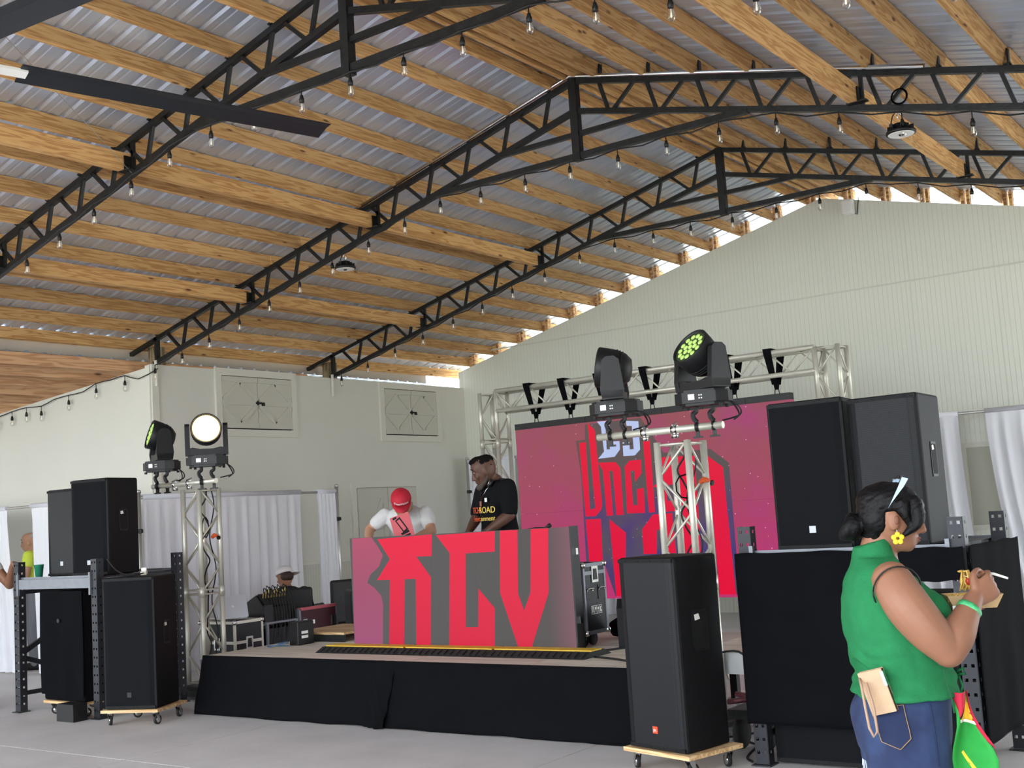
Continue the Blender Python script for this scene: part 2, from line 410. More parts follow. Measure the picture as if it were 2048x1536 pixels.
def frame(o, x0, y0, y1, z0, z1, w, t, bottom=True):
    for (a, b, c_, d_) in ((y0, y0+w, z0, z1), (y1-w, y1, z0, z1), (y0+w, y1-w, z1-w, z1))+(((y0+w, y1-w, z0, z0+w),) if bottom else ()):
        obj('casing', MB().b2((x0, a, c_), (x0+t, b, d_)), MAT['trim'], o)
MAT['hatchpaint'] = mat('hatch_paint', (196, 193, 180), .5)
def hatch(name, y0, y1, z0, z1):
    o = struct(name, MB().b2((-12.0, y0+.08, z0+.08), (-11.994, y1-.08, z1-.08)), MAT['dark'])
    frame(o, -12.0, y0, y1, z0, z1, .095, .035)
    a0, a1, c0, c1 = y0+.1, y1-.1, z0+.11, z1-.105; mid = (a0+a1)/2
    for (p, q) in ((a0, mid-.004), (mid+.004, a1)):
        lf = obj('leaf', MB().b2((-11.994, p, c0), (-11.976, q, c1)), MAT['hatchpaint'], o)
        x0, x1 = -11.976, -11.958; w = .075; cm = (p+q)/2; zm = (c0+c1)/2; t = .07
        for z in (c0+t/2, zm, c1-t/2): obj('rail', MB().b2((x0, p, z-t/2), (x1, q, z+t/2)), MAT['hatchpaint'], lf)
        for e in (p+.02, q-.02):
            for zz, z2 in ((c1-t, zm+t/2), (c0+t, zm-t/2)):
                obj('brace', MB().bar(((x0+x1)/2-.001, cm, zz), ((x0+x1)/2-.001, e, z2), .055, .016, (1,0,0)), MAT['hatchpaint'], lf)
    obj('latch', MB().b2((-11.96, mid-.05, (c0+c1)/2-.012), (-11.945, mid+.1, (c0+c1)/2+.012)).b2((-11.955, mid-.03, (c0+c1)/2-.03), (-11.935, mid-.015, (c0+c1)/2+.03)).b2((-11.955, mid+.05, (c0+c1)/2-.035), (-11.93, mid+.09, (c0+c1)/2-.012)), MAT['black'], o)
hatch('window_1', 10.0, 11.415, 2.795, 3.69)
hatch('window_2', 13.12, 14.535, 2.765, 3.665)
# door behind the stage
d1 = struct('door_1', MB().b2((-12.0, 12.5, 0), (-11.992, 13.85, 2.09)), MAT['dark'])
frame(d1, -12.0, 12.42, 13.93, 0, 2.17, .095, .035, False)
for (p, q) in ((12.525, 13.168), (13.176, 13.825)):
    lf = obj('leaf', MB().b2((-11.992, p, .01), (-11.975, q, 2.07)), MAT['hatchpaint'], d1)
    for z in (.1, 1.05, 1.99): obj('rail', MB().b2((-11.975, p, z-.07), (-11.958, q, z+.07)), MAT['hatchpaint'], lf)
    for y in (p+.05, q-.05): obj('stile', MB().b2((-11.975, y-.05, .02), (-11.9565, y+.05, 2.065)), MAT['hatchpaint'], lf)
    for z0, z1 in ((.17, .98), (1.12, 1.92)): obj('brace', MB().bar((-11.967, p+.1, z0), (-11.967, q-.1, z1), .07, .015, (1,0,0)), MAT['hatchpaint'], lf)
obj('handle', MB().cyl((-11.955, 13.12, 1.0), (-11.92, 13.12, 1.0), .025), MAT['steel'], d1, True)
# window in the gable wall, behind the right drapes
w3 = struct('window_3', MB().b2((-4.1, YG-.012, 1.04), (-3.2, YG-.004, 2.04)), mat('window_blind', (178, 177, 160), .7))
for a, b, c_, e in ((-4.15, -4.09, 1.0, 2.08), (-3.21, -3.15, 1.0, 2.08), (-4.09, -3.21, 1.0, 1.06), (-4.09, -3.21, 2.02, 2.08)):
    obj('casing', MB().b2((a, YG-.03, c_), (b, YG, e)), MAT['trim'], w3)

# ------------------------------------------------------------------ steel roof trusses
def roof_truss(y, label):
    t = thing('roof_truss', label, 'truss', (XR, y, 0), group='black steel roof trusses')
    P = lambda sgn, d, z: (sgn*d, 0, z)
    for s in (-1, 1):
        obj('top_chord', MB().bar(P(s, 0, zc(0)), P(s, 6.82, zc(6.82)), .05), MAT['steel'], t)
        obj('bottom_chord', MB().bar(P(s, 0, zb(0)), P(s, 6.36, zb(6.36)), .05), MAT['steel'], t)
        k = 0
        while True:
            b = .385+.495*k
            if b > 6.2: break
            z0 = zb(b)
            for dt in (-.11, .27):
                e = b+dt
                obj('web', MB().bar(P(s, b+.02*(1 if dt > 0 else -1), z0), P(s, e, zc(e)), .03), MAT['steel'], t)
            k += 1
        D = dl if s < 0 else dr
        for d in D:
            if .1 < d < 6.3:
                obj('bracket', MB().box((s*(d+.028 if s > 0 else d+.028), -.012, zc(d)+.08), (.014, .05, .13)).box((s*(d+.02), -.012, zc(d)+.03), (.05, .06, .012)), MAT['steel'], t)
        obj('end_post', MB().bar((s*6.3, 0, zb(6.3)-.02), (s*6.3, 0, zc(6.3)+.02), .05), MAT['steel'], t)
        obj('end_plate', MB().bar((s*6.3, -.03, zb(6.3)-.3), (s*6.3, -.03, zb(6.3)+.02), .045, .012), MAT['trim'], t)
    for xb in (-8.25, -10.24, -3.02):
        d = dd(xb); s = 1 if xb > XR else -1
        obj('hanger', MB().bar((s*d+.055, 0, zb(d)), (s*d+.055, 0, zc(d)), .03), MAT['steel'], t)
        obj('shoe', MB().box((s*d+.03, -.05, zb(d)+.03), (.16, .07, .012)).box((s*d+.045, -.05, zb(d)+.09), (.012, .07, .12)), MAT['steel'], t)
    obj('king_post', MB().bar((0, 0, 4.79), (0, 0, 5.58), .078), MAT['steel'], t)
    obj('upper_tie', MB().bar((-.9, 0, 5.045), (.9, 0, 5.045), .045), MAT['steel'], t)
    obj('lower_tie', MB().bar((-1.72, 0, 4.835), (1.72, 0, 4.835), .055), MAT['steel'], t)
    return t
roof_truss(TR[0], 'black steel roof truss carrying the big ceiling fan')
roof_truss(TR[1], 'black steel roof truss nearest the camera, cut by the left picture edge')
roof_truss(TR[2], 'middle black steel roof truss with a silver conduit along its top')
roof_truss(TR[3], 'black steel roof truss nearest the gable wall')
tag(obj('conduit', MB().tube([(-8.62, 9.045, zc(2.96)+.035), (-5.9, 9.045, zc(.24)+.037), (-5.66, 9.045, zc(0)+.037), (-5.4, 9.045, zc(.26)+.035), (-2.45, 9.045, zc(3.21)+.03)], .019, 8), MAT['chrome'], smooth=True), 'silver electrical conduit strapped along the middle roof truss', 'conduit')

# ------------------------------------------------------------------ string lights
sock = MB().lathe([(.006, .0), (.012, -.004), (.014, -.02), (.019, -.03), (.019, -.06), (.015, -.062)], 10).mesh('socket')
glas = MB().lathe([(.012, -.06), (.014, -.072), (.023, -.095), (.026, -.112), (.022, -.13), (.01, -.142), (.002, -.144)], 12).mesh('bulb')
fila = MB().lathe([(.003, -.066), (.004, -.085), (.006, -.1), (.006, -.115), (.002, -.12)], 6).mesh('filament_glint')
for me in (sock, glas, fila):
    for p in me.polygons: p.use_smooth = True
def string_lights(name, pts, bulbs, label):
    t = thing(name, label, 'string light', pts[0], group='cafe string lights')
    obj('wire', MB().tube(smooth_path(pts, 2), .0065, 6), MAT['cable'], t, world=True)
    for (x, y, z, drop) in bulbs:
        s = obj('socket', sock, MAT['black'], t, loc=Vector((x, y, z-drop))-Vector(pts[0]))
        obj('bulb', glas, MAT['bulb'], s); obj('filament_glint', fila, MAT['filament_glint'], s)
        obj('drop_wire', MB().cyl((0, 0, drop), (0, 0, 0), .005, 5), MAT['cable'], s)
def zlow(x): 
    d = dd(x); return (4.80 if d < 1.72 else zb(d)-.03)
for ty, x0, n, lab in ((TR[1], -11.8, 25, 'string of clear bulbs under the truss nearest the camera'), (TR[2], -11.95, 24, 'string of clear bulbs under the middle truss'), (TR[3], -11.75, 24, 'string of clear bulbs under the truss by the gable wall')):
    y = ty-.045; bl = []; pts = []
    for k in range(n):
        x = x0+.517*k+random.uniform(-.02, .02)
        if x > .3: break
        z = zlow(x)-.012; bl.append((x, y, z, .045+random.uniform(-.01, .012)))
        pts.append((x, y, z)); xm = x+.26; pts.append((xm, y, zlow(xm)-.03-random.uniform(0, .015)))
    string_lights('string_light', pts, bl, lab)
# the strand carried on along the end wall of the side room
q = [(-11.87, 9.03, 3.60), (-12.15, 8.95, 3.50), (-12.42, 8.95, 3.575), (-12.7, 8.95, 3.555), (-13.02, 8.95, 3.545), (-13.3, 8.95, 3.47), (-13.62, 8.95, 3.46), (-13.95, 8.95, 3.44), (-14.25, 8.95, 3.38), (-14.6, 8.95, 3.40), (-14.95, 8.95, 3.38), (-15.3, 8.95, 3.34), (-15.8, 8.95, 3.33), (-16.4, 8.95, 3.28)]
string_lights('string_light', q, [(q[i][0], q[i][1], q[i][2], .06) for i in (2, 4, 6, 8, 9, 10, 11, 12)], 'string of bulbs along the top of the bright end wall')

# ------------------------------------------------------------------ high bay lights
def high_bay(loc, label):
    t = thing('high_bay_light', label, 'lamp', loc, group='round high bay lights')
    obj('housing', MB().lathe([(.03, .075), (.055, .07), (.06, .03), (.075, .025), (.112, .012), (.116, 0), (.112, -.012), (.1, -.012)], 28), MAT['black'], t, True)
    obj('diffuser', MB().lathe([(.1, -.013), (.098, -.016), (.022, -.016), (.021, -.013)], 28), MAT['white'], t)
    obj('sensor', MB().lathe([(.02, -.014), (.018, -.022), (.01, -.026)], 14), MAT['black'], t, True)
    for k in range(10):
        a = 2*PI*k/10; obj('fin', MB().box((.078*math.cos(a), .078*math.sin(a), .035), (.05, .006, .03), a), MAT['black'], t)
    obj('hook', MB().tube([(0, 0, .075), (.018, 0, .1), (.018, 0, .14), (0, 0, .165), (-.018, 0, .14), (-.018, 0, .115)], .005, 6), MAT['chrome'], t, True)
    obj('driver', MB().box((-.07, 0, .06), (.025, .03, .05)), MAT['black'], t)
    obj('lead', MB().tube([(-.07, 0, .09), (-.06, .02, .15), (-.02, .03, .2)], .005, 6), MAT['cable'], t)
high_bay((-8.71, 9.1, zb(dd(-8.71))-.2), 'round black high bay light hanging under the left part of the middle truss')
high_bay((-2.69, 9.1, zb(dd(-2.69))-.2), 'round black high bay light hanging at the upper right under the middle truss')
tag(obj('cable_coil', MB().tube([(-2.66+.06*math.cos(a), 9.05, 4.6+.06*math.sin(a)) for a in [k*.42 for k in range(31)]], .009, 6), MAT['cable'], smooth=True), 'coiled black cable above the right high bay light', 'cable')

# ------------------------------------------------------------------ big ceiling fan, hub beyond the left edge of the frame
FC = Vector((-5.66, 2.95, 4.05))
fan = thing('ceiling_fan', 'big industrial ceiling fan with long dark blades at the upper left corner', 'fan', FC)
obj('hub', MB().lathe([(.05, .42), (.05, .2), (.2, .16), (.23, .1), (.23, -.05), (.2, -.09), (.05, -.1)], 28), MAT['white'], fan, True)
obj('down_rod', MB().cyl((0, 0, .4), (0, 0, .86), .03), MAT['white'], fan, True)
MAT['blade'] = mat('fan_blade', (40, 43, 48), .38, .3)
def blade(a):
    M = Matrix.Rotation(a, 3, 'Z')@Matrix.Rotation(math.radians(-16), 3, 'X')
    prof = [(-.082, 0), (-.066, .012), (-.025, .018), (.033, .014), (.082, 0), (.033, .004), (-.025, .007), (-.066, .001)]
    m = MB(); n = len(prof); vs = [M@Vector((x, y, z)) for x in (.46, 2.34) for y, z in prof]
    m.add(vs, [(i, (i+1) % n, n+(i+1) % n, n+i) for i in range(n)]+[tuple(range(n)), tuple(range(n, 2*n))])
    o = obj('blade', m, MAT['blade'], fan)
    obj('blade_arm', MB().add([M@Vector(p) for p in [(x, y, z) for x in (.18, .5) for y, z in ((-.03, -.006), (.03, -.006), (.03, .012), (-.03, .012))]], [(0,1,2,3),(4,5,6,7),(0,1,5,4),(1,2,6,5),(2,3,7,6),(3,0,4,7)]), MAT['white'], o)
a0 = math.atan2(5.228-2.95, -5.122+5.66)
for k in range(5): blade(a0-k*2*PI/5)
for (p, q, lab) in (((-5.66, 2.95, 4.62), (-8.2, 6.05, 4.62), 'thin guy wire from the fan down to the left bracing beam'), ((-5.66, 2.95, 4.62), (-3.6, 6.05, 4.84), 'thin guy wire from the fan across to the near truss')):
    g = thing('guy_wire', lab, 'wire', p, group='fan guy wires')
    obj('strand', MB().cyl(p, q, .0025, 5), MAT['chrome'], g, world=True)
    obj('turnbuckle', MB().cyl(Vector(p).lerp(Vector(q), .06), Vector(p).lerp(Vector(q), .1), .008, 8), MAT['chrome'], g, world=True)
# white speaker high on the gable wall
t = thing('wall_speaker', 'small white speaker high on the gable wall near the ridge', 'speaker', (-5.26, YG-.09, 5.22))
obj('cabinet', bevel_box((.16, .12, .2), .025), MAT['white'], t, loc=(0, 0, .1)); obj('bracket', MB().b2((-.03, .05, .04), (.03, .09, .14)), MAT['white'], t)
obj('lead', MB().tube([(.06, .07, .02), (.09, .08, -.0), (.12, .085, .18), (.13, .085, .24)], .006, 6), MAT['cable'], t)
# ================================================================== stage
st = thing('stage', 'low wooden stage with pale plywood deck in front of the video wall', 'stage', (-6.3, 7.85, 0))
for a, b in ((-8.45, -7.3), (-7.29, -6.15), (-6.14, -5.0), (-4.99, -4.13)):
    for y0, y1 in ((6.85, 7.845), (7.855, 8.85)): obj('deck_panel', MB().b2((a, y0, .455), (b, y1, .5)), MAT['deck'], st, world=True)
for y0, y1 in ((7.64, 8.85),):
    for a, b in ((-4.12, -3.32), (-3.31, -2.5)): obj('deck_panel', MB().b2((a, y0, .455), (b, y1, .5)), MAT['deck'], st, world=True)
obj('fascia', MB().b2((-4.12, 7.615, .36), (-2.5, 7.638, .505)), mat('stage_fascia', (206, 207, 206), .6, 0, .05, 5), st, world=True)
for x in (-8.3, -6.2, -4.3, -2.7):
    for y in (7.0 if x < -4.2 else 7.8, 8.7): obj('leg', MB().b2((x-.03, y-.03, 0), (x+.03, y+.03, .455)), MAT['steel'], st, world=True)
for a, b in ((-8.4, -4.2),): obj('joist', MB().b2((a, 8.6, .36), (b, 8.66, .455)).b2((a, 7.1, .36), (b, 7.16, .455)), MAT['steel'], st, world=True)

def skirt(name, x0, x1, y, label, gather=None, side=None):
    nu, nv = 140, 16; rnd = random.Random(3)
    def fn(u, v):
        x = x0+(x1-x0)*u; z = .503-.497*v
        n = noise.noise(Vector((x*3.1, z*4, 1.7)))*.018+noise.noise(Vector((x*9, z*7, 4.2)))*.007
        yy = y-.012-.055*v+n*(.25+v)
        if gather is not None:
            g = math.exp(-((x-gather)/.22)**2); yy -= g*(.045*v+.012*math.sin((x+z*.7)*60)*(.3+v)); x -= g*.10*v
        if side and u < .06: x -= .02+.08*v*(1-u/.06)
        z += .012*v*noise.noise(Vector((x*2.2, 0, 9)))+ (.0 if v > .99 else 0)
        return (x, yy, max(.004, z))
    o = obj(name, MB().grid(nu, nv, fn), MAT['cloth'], smooth=True)
    md = o.modifiers.new('thick', 'SOLIDIFY'); md.thickness = .004
    return tag(o, label, 'cloth', 'black stage skirts')
skirt('stage_skirt', -8.46, -6.2, 6.85, 'black cloth skirt on the left half of the stage front, gathered at the overlap', -6.25, True)
skirt('stage_skirt', -6.42, -4.1, 6.846, 'black cloth skirt on the right half of the stage front')

# plywood riser and lumber on the stage, left rear
r_ = thing('plywood_riser', 'low plywood ramp with dark front edge on the left rear of the stage', 'ramp', (-8.1, 8.2, .5))
obj('top', MB().box((0, 0, .075), (.7, .7, .02)), MAT['ply'], r_); obj('front', MB().box((0, -.34, .033), (.7, .02, .065)), MAT['steel'], r_); obj('rear', MB().box((0, .34, .033), (.7, .02, .065)), MAT['steel'], r_)

# cable ramp: rubber base with yellow lids, in sections
rp = thing('cable_ramp', 'black and yellow rubber cable ramp along the foot of the DJ screen', 'cable ramp', (-6.05, 7.34, .5))
MAT['yellow'] = mat('yellow_lid', (212, 172, 44), .5, 0, .12, 12)
for k in range(3):
    x0 = -1.36+.905*k
    o = obj('section', MB().prism([(-.19, 0), (-.1, .042), (.1, .042), (.19, 0)], lambda u, v, t: (t, u, v), x0, x0+.9), MAT['rubber'], rp)
    obj('lid', MB().b2((x0+.01, -.07, .042), (x0+.89, .07, .05)), MAT['yellow'], o)
    for j in range(14): obj('cleat', MB().box((x0+.04+.063*j, -.145, .025), (.03, .07, .012), 0, Matrix.Rotation(.43, 3, 'X')), MAT['rubber'], o)

# ================================================================== LED screens
def led_mat(name, fn):
    m, nt, p = base(name); N = nt.nodes; L = nt.links
    g = N.new('ShaderNodeNewGeometry'); sp = N.new('ShaderNodeSeparateXYZ'); L.new(g.outputs['Position'], sp.inputs[0])
    col = fn(N, L, g, sp)
    p.inputs['Base Color'].default_value = (.012, .012, .012, 1); p.inputs['Roughness'].default_value = .6; p.inputs['Specular IOR Level'].default_value = .08
    if isinstance(col, tuple): p.inputs['Emission Color'].default_value = (*lin(col), 1)
    else: L.new(col, p.inputs['Emission Color'])
    p.inputs['Emission Strength'].default_value = .86
    return m
def ramp(N, L, src, lo, hi, cols):
    mr = N.new('ShaderNodeMapRange'); mr.inputs['From Min'].default_value = lo; mr.inputs['From Max'].default_value = hi; L.new(src, mr.inputs['Value'])
    r = N.new('ShaderNodeValToRGB'); e = r.color_ramp.elements
    while len(e) < len(cols): e.new(.5)
    for i, (pos, c) in enumerate(cols): e[i].position = pos; e[i].color = (*lin(c), 1)
    L.new(mr.outputs['Result'], r.inputs['Fac']); return r.outputs['Color']
def mixc(N, L, a, b, fac=None, mode='MIX', f=.5):
    m = N.new('ShaderNodeMix'); m.data_type = 'RGBA'; m.blend_type = mode; L.new(a, m.inputs['A']); L.new(b, m.inputs['B'])
    if fac is not None: L.new(fac, m.inputs['Factor'])
    else: m.inputs['Factor'].default_value = f
    return m.outputs['Result']
def stars(N, L, g, col, sc=9, r=.022, tint=(255, 190, 235)):
    v = N.new('ShaderNodeTexVoronoi'); v.inputs['Scale'].default_value = sc; L.new(g.outputs['Position'], v.inputs['Vector'])
    c = N.new('ShaderNodeMath'); c.operation = 'LESS_THAN'; c.inputs[1].default_value = r*3; L.new(v.outputs['Distance'], c.inputs[0])
    rgb = N.new('ShaderNodeRGB'); rgb.outputs[0].default_value = (*lin(tint), 1)
    return mixc(N, L, col, rgb.outputs[0], c.outputs[0])
def wall_bg(N, L, g, sp):
    a = ramp(N, L, sp.outputs['Z'], .6, 2.55, [(0, (196, 50, 108)), (.35, (180, 62, 106)), (.6, (166, 74, 98)), (1, (154, 82, 92))])
    n = N.new('ShaderNodeTexNoise'); n.inputs['Scale'].default_value = 1.3; n.inputs['Detail'].default_value = 6; L.new(g.outputs['Position'], n.inputs['Vector'])
    r = N.new('ShaderNodeValToRGB'); r.color_ramp.elements[0].position = .5; r.color_ramp.elements[1].position = .85; L.new(n.outputs['Fac'], r.inputs['Fac'])
    pk = N.new('ShaderNodeRGB'); pk.outputs[0].default_value = (*lin((176, 58, 132)), 1)
    b = mixc(N, L, a, pk.outputs[0], r.outputs['Color'])
    return stars(N, L, g, stars(N, L, g, b, 11, .02), 23, .014, (255, 150, 210))
def halo_bg(N, L, g, sp):
    a = ramp(N, L, sp.outputs['Z'], .55, 2.5, [(0, (84, 62, 92)), (.25, (74, 60, 120)), (.5, (88, 66, 110)), (.7, (92, 82, 82)), (1, (104, 84, 80))])
    n = N.new('ShaderNodeTexNoise'); n.inputs['Scale'].default_value = 2.6; n.inputs['Detail'].default_value = 7; L.new(g.outputs['Position'], n.inputs['Vector'])
    r = N.new('ShaderNodeValToRGB'); r.color_ramp.elements[0].position = .4; r.color_ramp.elements[1].position = .65; L.new(n.outputs['Fac'], r.inputs['Fac'])
    gr = N.new('ShaderNodeRGB'); gr.outputs[0].default_value = (*lin((92, 84, 84)), 1)
    a = mixc(N, L, a, gr.outputs[0], r.outputs['Color'])
    return stars(N, L, g, a, 15, .022, (190, 180, 240))
def dj_bg(N, L, g, sp): return ramp(N, L, sp.outputs['X'], -7.4, -5.05, [(0, (94, 90, 92)), (.8, (88, 86, 84)), (.9, (92, 84, 84)), (1, (132, 92, 102))])
def dj_pink(N, L, g, sp): return ramp(N, L, sp.outputs['Z'], .5, 1.45, [(0, (166, 84, 122)), (.5, (168, 82, 112)), (1, (184, 84, 112))])
MAT['ledwall'] = led_mat('led_wall_picture', wall_bg); MAT['ledhalo'] = led_mat('led_wall_halo', halo_bg)
MAT['djbg'] = led_mat('dj_screen_grey', dj_bg); MAT['djpink'] = led_mat('dj_screen_pink', dj_pink)
MAT['ledred'] = led_mat('led_red', lambda N, L, g, sp: ramp(N, L, sp.outputs['Z'], .55, 2.4, [(0, (236, 6, 58)), (.5, (228, 14, 62)), (1, (234, 18, 56))]))
MAT['djred'] = led_mat('dj_red', lambda N, L, g, sp: ramp(N, L, sp.outputs['Z'], .5, 1.45, [(0, (222, 30, 66)), (1, (244, 30, 70))]))
MAT['ledblue'] = led_mat('led_pale_blue', lambda N, L, g, sp: (190, 204, 244))
def screen(name, label, loc, nx, nz, w, h, bgm, layers, depth=.08):
    t = thing(name, label, 'screen', loc)
    pw, ph = w/nx, h/nz
    me = MB().b2((.0006, 0, .0006), (pw-.0006, depth, ph-.0006)).mesh('led_panel')
    for i in range(nx):
        for j in range(nz): obj('led_panel', me, bgm, t, loc=(i*pw, 0, j*ph))
    for k, (pn, m, polys) in enumerate(layers):
        for p in polys:
            obj(pn, MB().prism(p, lambda u, v, q: (u, q, v), -.0015*(k+1), -.0015*k-.0002), m, t)
    obj('back_frame', MB().b2((0.01, depth, .01), (w-.01, depth+.03, h-.01)), MAT['black'], t)
    return t
DJ_RED = [[(0.334, 0.916), (0.953, 0.933), (0.937, 0.753), (0.769, 0.753), (0.918, 0.579), (0.876, 0.002), (0.715, 0.002), (0.749, 0.568), (0.626, 0.567), (0.577, 0.002), (0.41, 0.002), (0.456, 0.566), (0.306, 0.565), (0.469, 0.742)], [(0.998, 0.924), (1.616, 0.933), (1.603, 0.769), (1.302, 0.764), (1.259, 0.168), (1.39, 0.171), (1.414, 0.476), (1.569, 0.32), (1.544, 0.006), (1.075, 0.002), (1.135, 0.772)], [(1.666, 0.933), (1.841, 0.933), (1.808, 0.434), (1.857, 0.301), (1.93, 0.441), (1.97, 0.933), (2.136, 0.933), (2.103, 0.439), (1.901, 0.002), (1.782, 0.003), (1.631, 0.44)]]
DJ_PINK = [[(0.03, 0.933), (0.262, 0.933), (0.333, 0.852), (0.389, 0.775), (0.335, 0.681), (0.227, 0.613), (0.187, 0.543), (0.267, 0.501), (0.345, 0.43), (0.361, 0.36), (0.335, 0.002), (0.002, 0.002)]]
LED_RED = [[(0.896, 1.773), (0.987, 1.776), (0.981, 1.004), (1.053, 1.016), (1.031, 1.988), (1.117, 1.905), (1.148, 1.048), (1.125, 0.989), (1.05, 0.926), (0.916, 0.928)], [(1.135, 1.527), (1.362, 1.517), (1.422, 1.446), (1.419, 0.923), (1.326, 0.924), (1.32, 1.423), (1.276, 1.424), (1.282, 0.922), (1.199, 0.922), (1.189, 1.433)], [(1.478, 1.456), (1.543, 1.518), (1.696, 1.521), (1.688, 1.368), (1.599, 1.279), (1.601, 1.403), (1.55, 1.404), (1.552, 1.023), (1.611, 1.022), (1.612, 1.197), (1.702, 1.206), (1.695, 0.931), (1.468, 0.935)], [(1.739, 1.729), (1.824, 1.744), (1.82, 0.931), (1.745, 0.931)], [(1.82, 1.213), (1.898, 1.259), (1.954, 1.522), (2.061, 1.525), (2.095, 1.454), (2.091, 1.224), (1.976, 1.21), (1.986, 1.045), (2.076, 1.047), (2.082, 0.932), (1.886, 0.928), (1.876, 1.195)], [(0.913, 0.895), (1.117, 0.893), (1.101, 0.383), (0.924, 0.38)], [(1.23, 0.883), (1.432, 0.724), (1.408, 0.477), (1.353, 0.03), (1.25, 0.026)], [(1.643, 0.752), (1.793, 0.908), (2.031, 0.911), (2.042, 0.479), (1.912, 0.483), (1.918, 0.74), (1.828, 0.737), (1.805, 0.479), (1.64, 0.482)], [(2.142, 1.519), (2.357, 1.512), (2.343, 0.477), (2.154, 0.476)], [(2.513, 1.495), (2.68, 1.364), (2.71, 0.03), (2.523, 0.03)]]
LED_BLUE = [[(1.157, 1.994), (1.315, 1.988), (1.319, 1.931), (1.266, 1.933), (1.262, 1.666), (1.305, 1.666), (1.304, 1.753), (1.437, 1.748), (1.434, 1.652), (1.359, 1.577), (1.139, 1.571), (1.225, 1.647), (1.205, 1.934)], [(1.539, 1.966), (1.699, 1.946), (1.694, 1.631), (1.621, 1.571), (1.474, 1.575), (1.475, 1.73), (1.561, 1.727), (1.562, 1.642), (1.613, 1.642), (1.61, 1.903), (1.542, 1.91)]]
LED_HALO = [[(0.853, 1.799), (0.98, 1.803), (0.991, 1.977), (1.727, 1.98), (1.861, 1.777), (1.983, 1.571), (2.551, 1.567), (2.752, 1.404), (2.755, 0.03), (1.236, 0.026), (1.127, 0.379), (0.879, 0.374), (0.888, 0.912), (0.892, 1.394)]]

D1 = screen('dj_screen', 'wide low LED screen in front of the DJs showing big red letters on grey', (-7.38, 7.6, .503), 5, 2, 2.33, .935, MAT['djbg'], [('pink_glow', MAT['djpink'], DJ_PINK), ('letter', MAT['djred'], DJ_RED)])
obj('edge_strip', MB().b2((2.331, -.004, 0), (2.345, .1, .94)), MAT['black'], D1)
for z in (.2, .72): obj('lock', MB().b2((2.345, .03, z), (2.36, .06, z+.05)), MAT['chrome'], D1)
W1 = screen('video_wall', 'large LED video wall with red lettering on pink, hung under the silver truss', (-8.25, 11.4, .55), 7, 4, 3.5, 2.0, MAT['ledwall'], [('dark_halo', MAT['ledhalo'], LED_HALO), ('letter', MAT['ledred'], LED_RED), ('letter', MAT['ledblue'], LED_BLUE)])
for k in range(7): obj('hanging_bar', MB().b2((.5*k+.002, -.01, 2.0), (.5*k+.498, .09, 2.07)), MAT['black'], W1)

# ================================================================== aluminium truss
tube_cache = {}
def truss_seg(t, p, q, s=.24, r=.025, first=True, n=None, ups=None, skip=()):
    """square ladder truss between two end centres, in local coordinates of t"""
    p = Vector(p); q = Vector(q); d = (q-p).normalized(); L_ = (q-p).length
    u = Vector(ups) if ups else (Vector((0,0,1)) if abs(d.z) < .9 else Vector((0,1,0)))
    a = d.cross(u).normalized(); u = a.cross(d); h = s/2
    cs = [a*h*i+u*h*j for i, j in ((-1,-1),(1,-1),(1,1),(-1,1))]
    for c in cs: obj('chord', MB().cyl(p+c, q+c, r, 12), MAT['alu'], t, True)
    n = n or max(2, round(L_/.25)); st_ = L_/n
    for f in range(4):
        c0, c1 = cs[f], cs[(f+1) % 4]
        for k in range(n):
            A = p+d*(k*st_); B = p+d*((k+1)*st_)
            e0, e1 = (c0, c1) if (k+f) % 2 == 0 else (c1, c0)
            obj('brace', MB().cyl(A+e0, B+e1, .009, 6), MAT['alu'], t, True)
        for e in (p+d*.02, q-d*.02): obj('brace', MB().cyl(e+c0, e+c1, .009, 6), MAT['alu'], t, True)
def coupler(t, p):
    for i, j in ((-.12,-.12),(.12,-.12),(.12,.12),(-.12,.12)):
        obj('coupler', MB().cyl(Vector(p)+Vector((i, j, -.05)), Vector(p)+Vector((i, j, .05)), .029, 10), MAT['alu'], t, True)
def tower(name, label, loc):
    t = thing(name, label, 'truss tower', loc, group='lighting towers')
    truss_seg(t, (0, 0, .12), (0, 0, 1.0), n=3); truss_seg(t, (0, 0, 1.0), (0, 0, 2.0), n=4); coupler(t, (0, 0, 1.0))
    obj('base_plate', MB().b2((-.2, -.2, .09), (.2, .2, .115)), MAT['steel'], t)
    obj('base_frame', MB().b2((-.38, -.24, .03), (.38, -.18, .09)).b2((-.38, .18, .03), (.38, .24, .09)).b2((-.3, -.18, .03), (-.24, .18, .09)).b2((.24, -.18, .03), (.3, .18, .09)), MAT['steel'], t)
    for i in (-1, 1):
        for j in (-1, 1):
            o = obj('jack', MB().cyl((i*.42, j*.28, .012), (i*.42, j*.28, .3), .012, 8).lathe([(.06, 0), (.06, .008), (.02, .014)], 16, None, (i*.42, j*.28, 0)), MAT['rackgrey'], t)
            obj('jack_arm', MB().bar((i*.3, j*.21, .08), (i*.42, j*.28, .12), .03), MAT['steel'], t)
    return t
TL = tower('truss_tower', 'silver truss tower at the left of the stage carrying two moving lights', (-9.354, 7.58, 0))
TRr = tower('truss_tower', 'silver truss tower at the right of the stage carrying two moving lights', (-3.963, 7.46, 0))
tag(obj('cable_bundle', MB().tube(smooth_path([(-3.98+.03*math.sin(k*2.1), 7.5+.03*math.cos(k*1.7), 2.0-.1*k) for k in range(18)]), .007, 6).tube([(-3.95+.075*math.cos(k*.7), 7.46, 1.68+.085*math.sin(k*.7)) for k in range(24)], .006, 6).tube(smooth_path([(-3.93+.05*math.sin(k*1.3), 7.52, 2.0-.12*k) for k in range(14)]), .006, 6), MAT['cable'], smooth=True), 'loose black cables coiled inside the right lighting tower', 'cable')
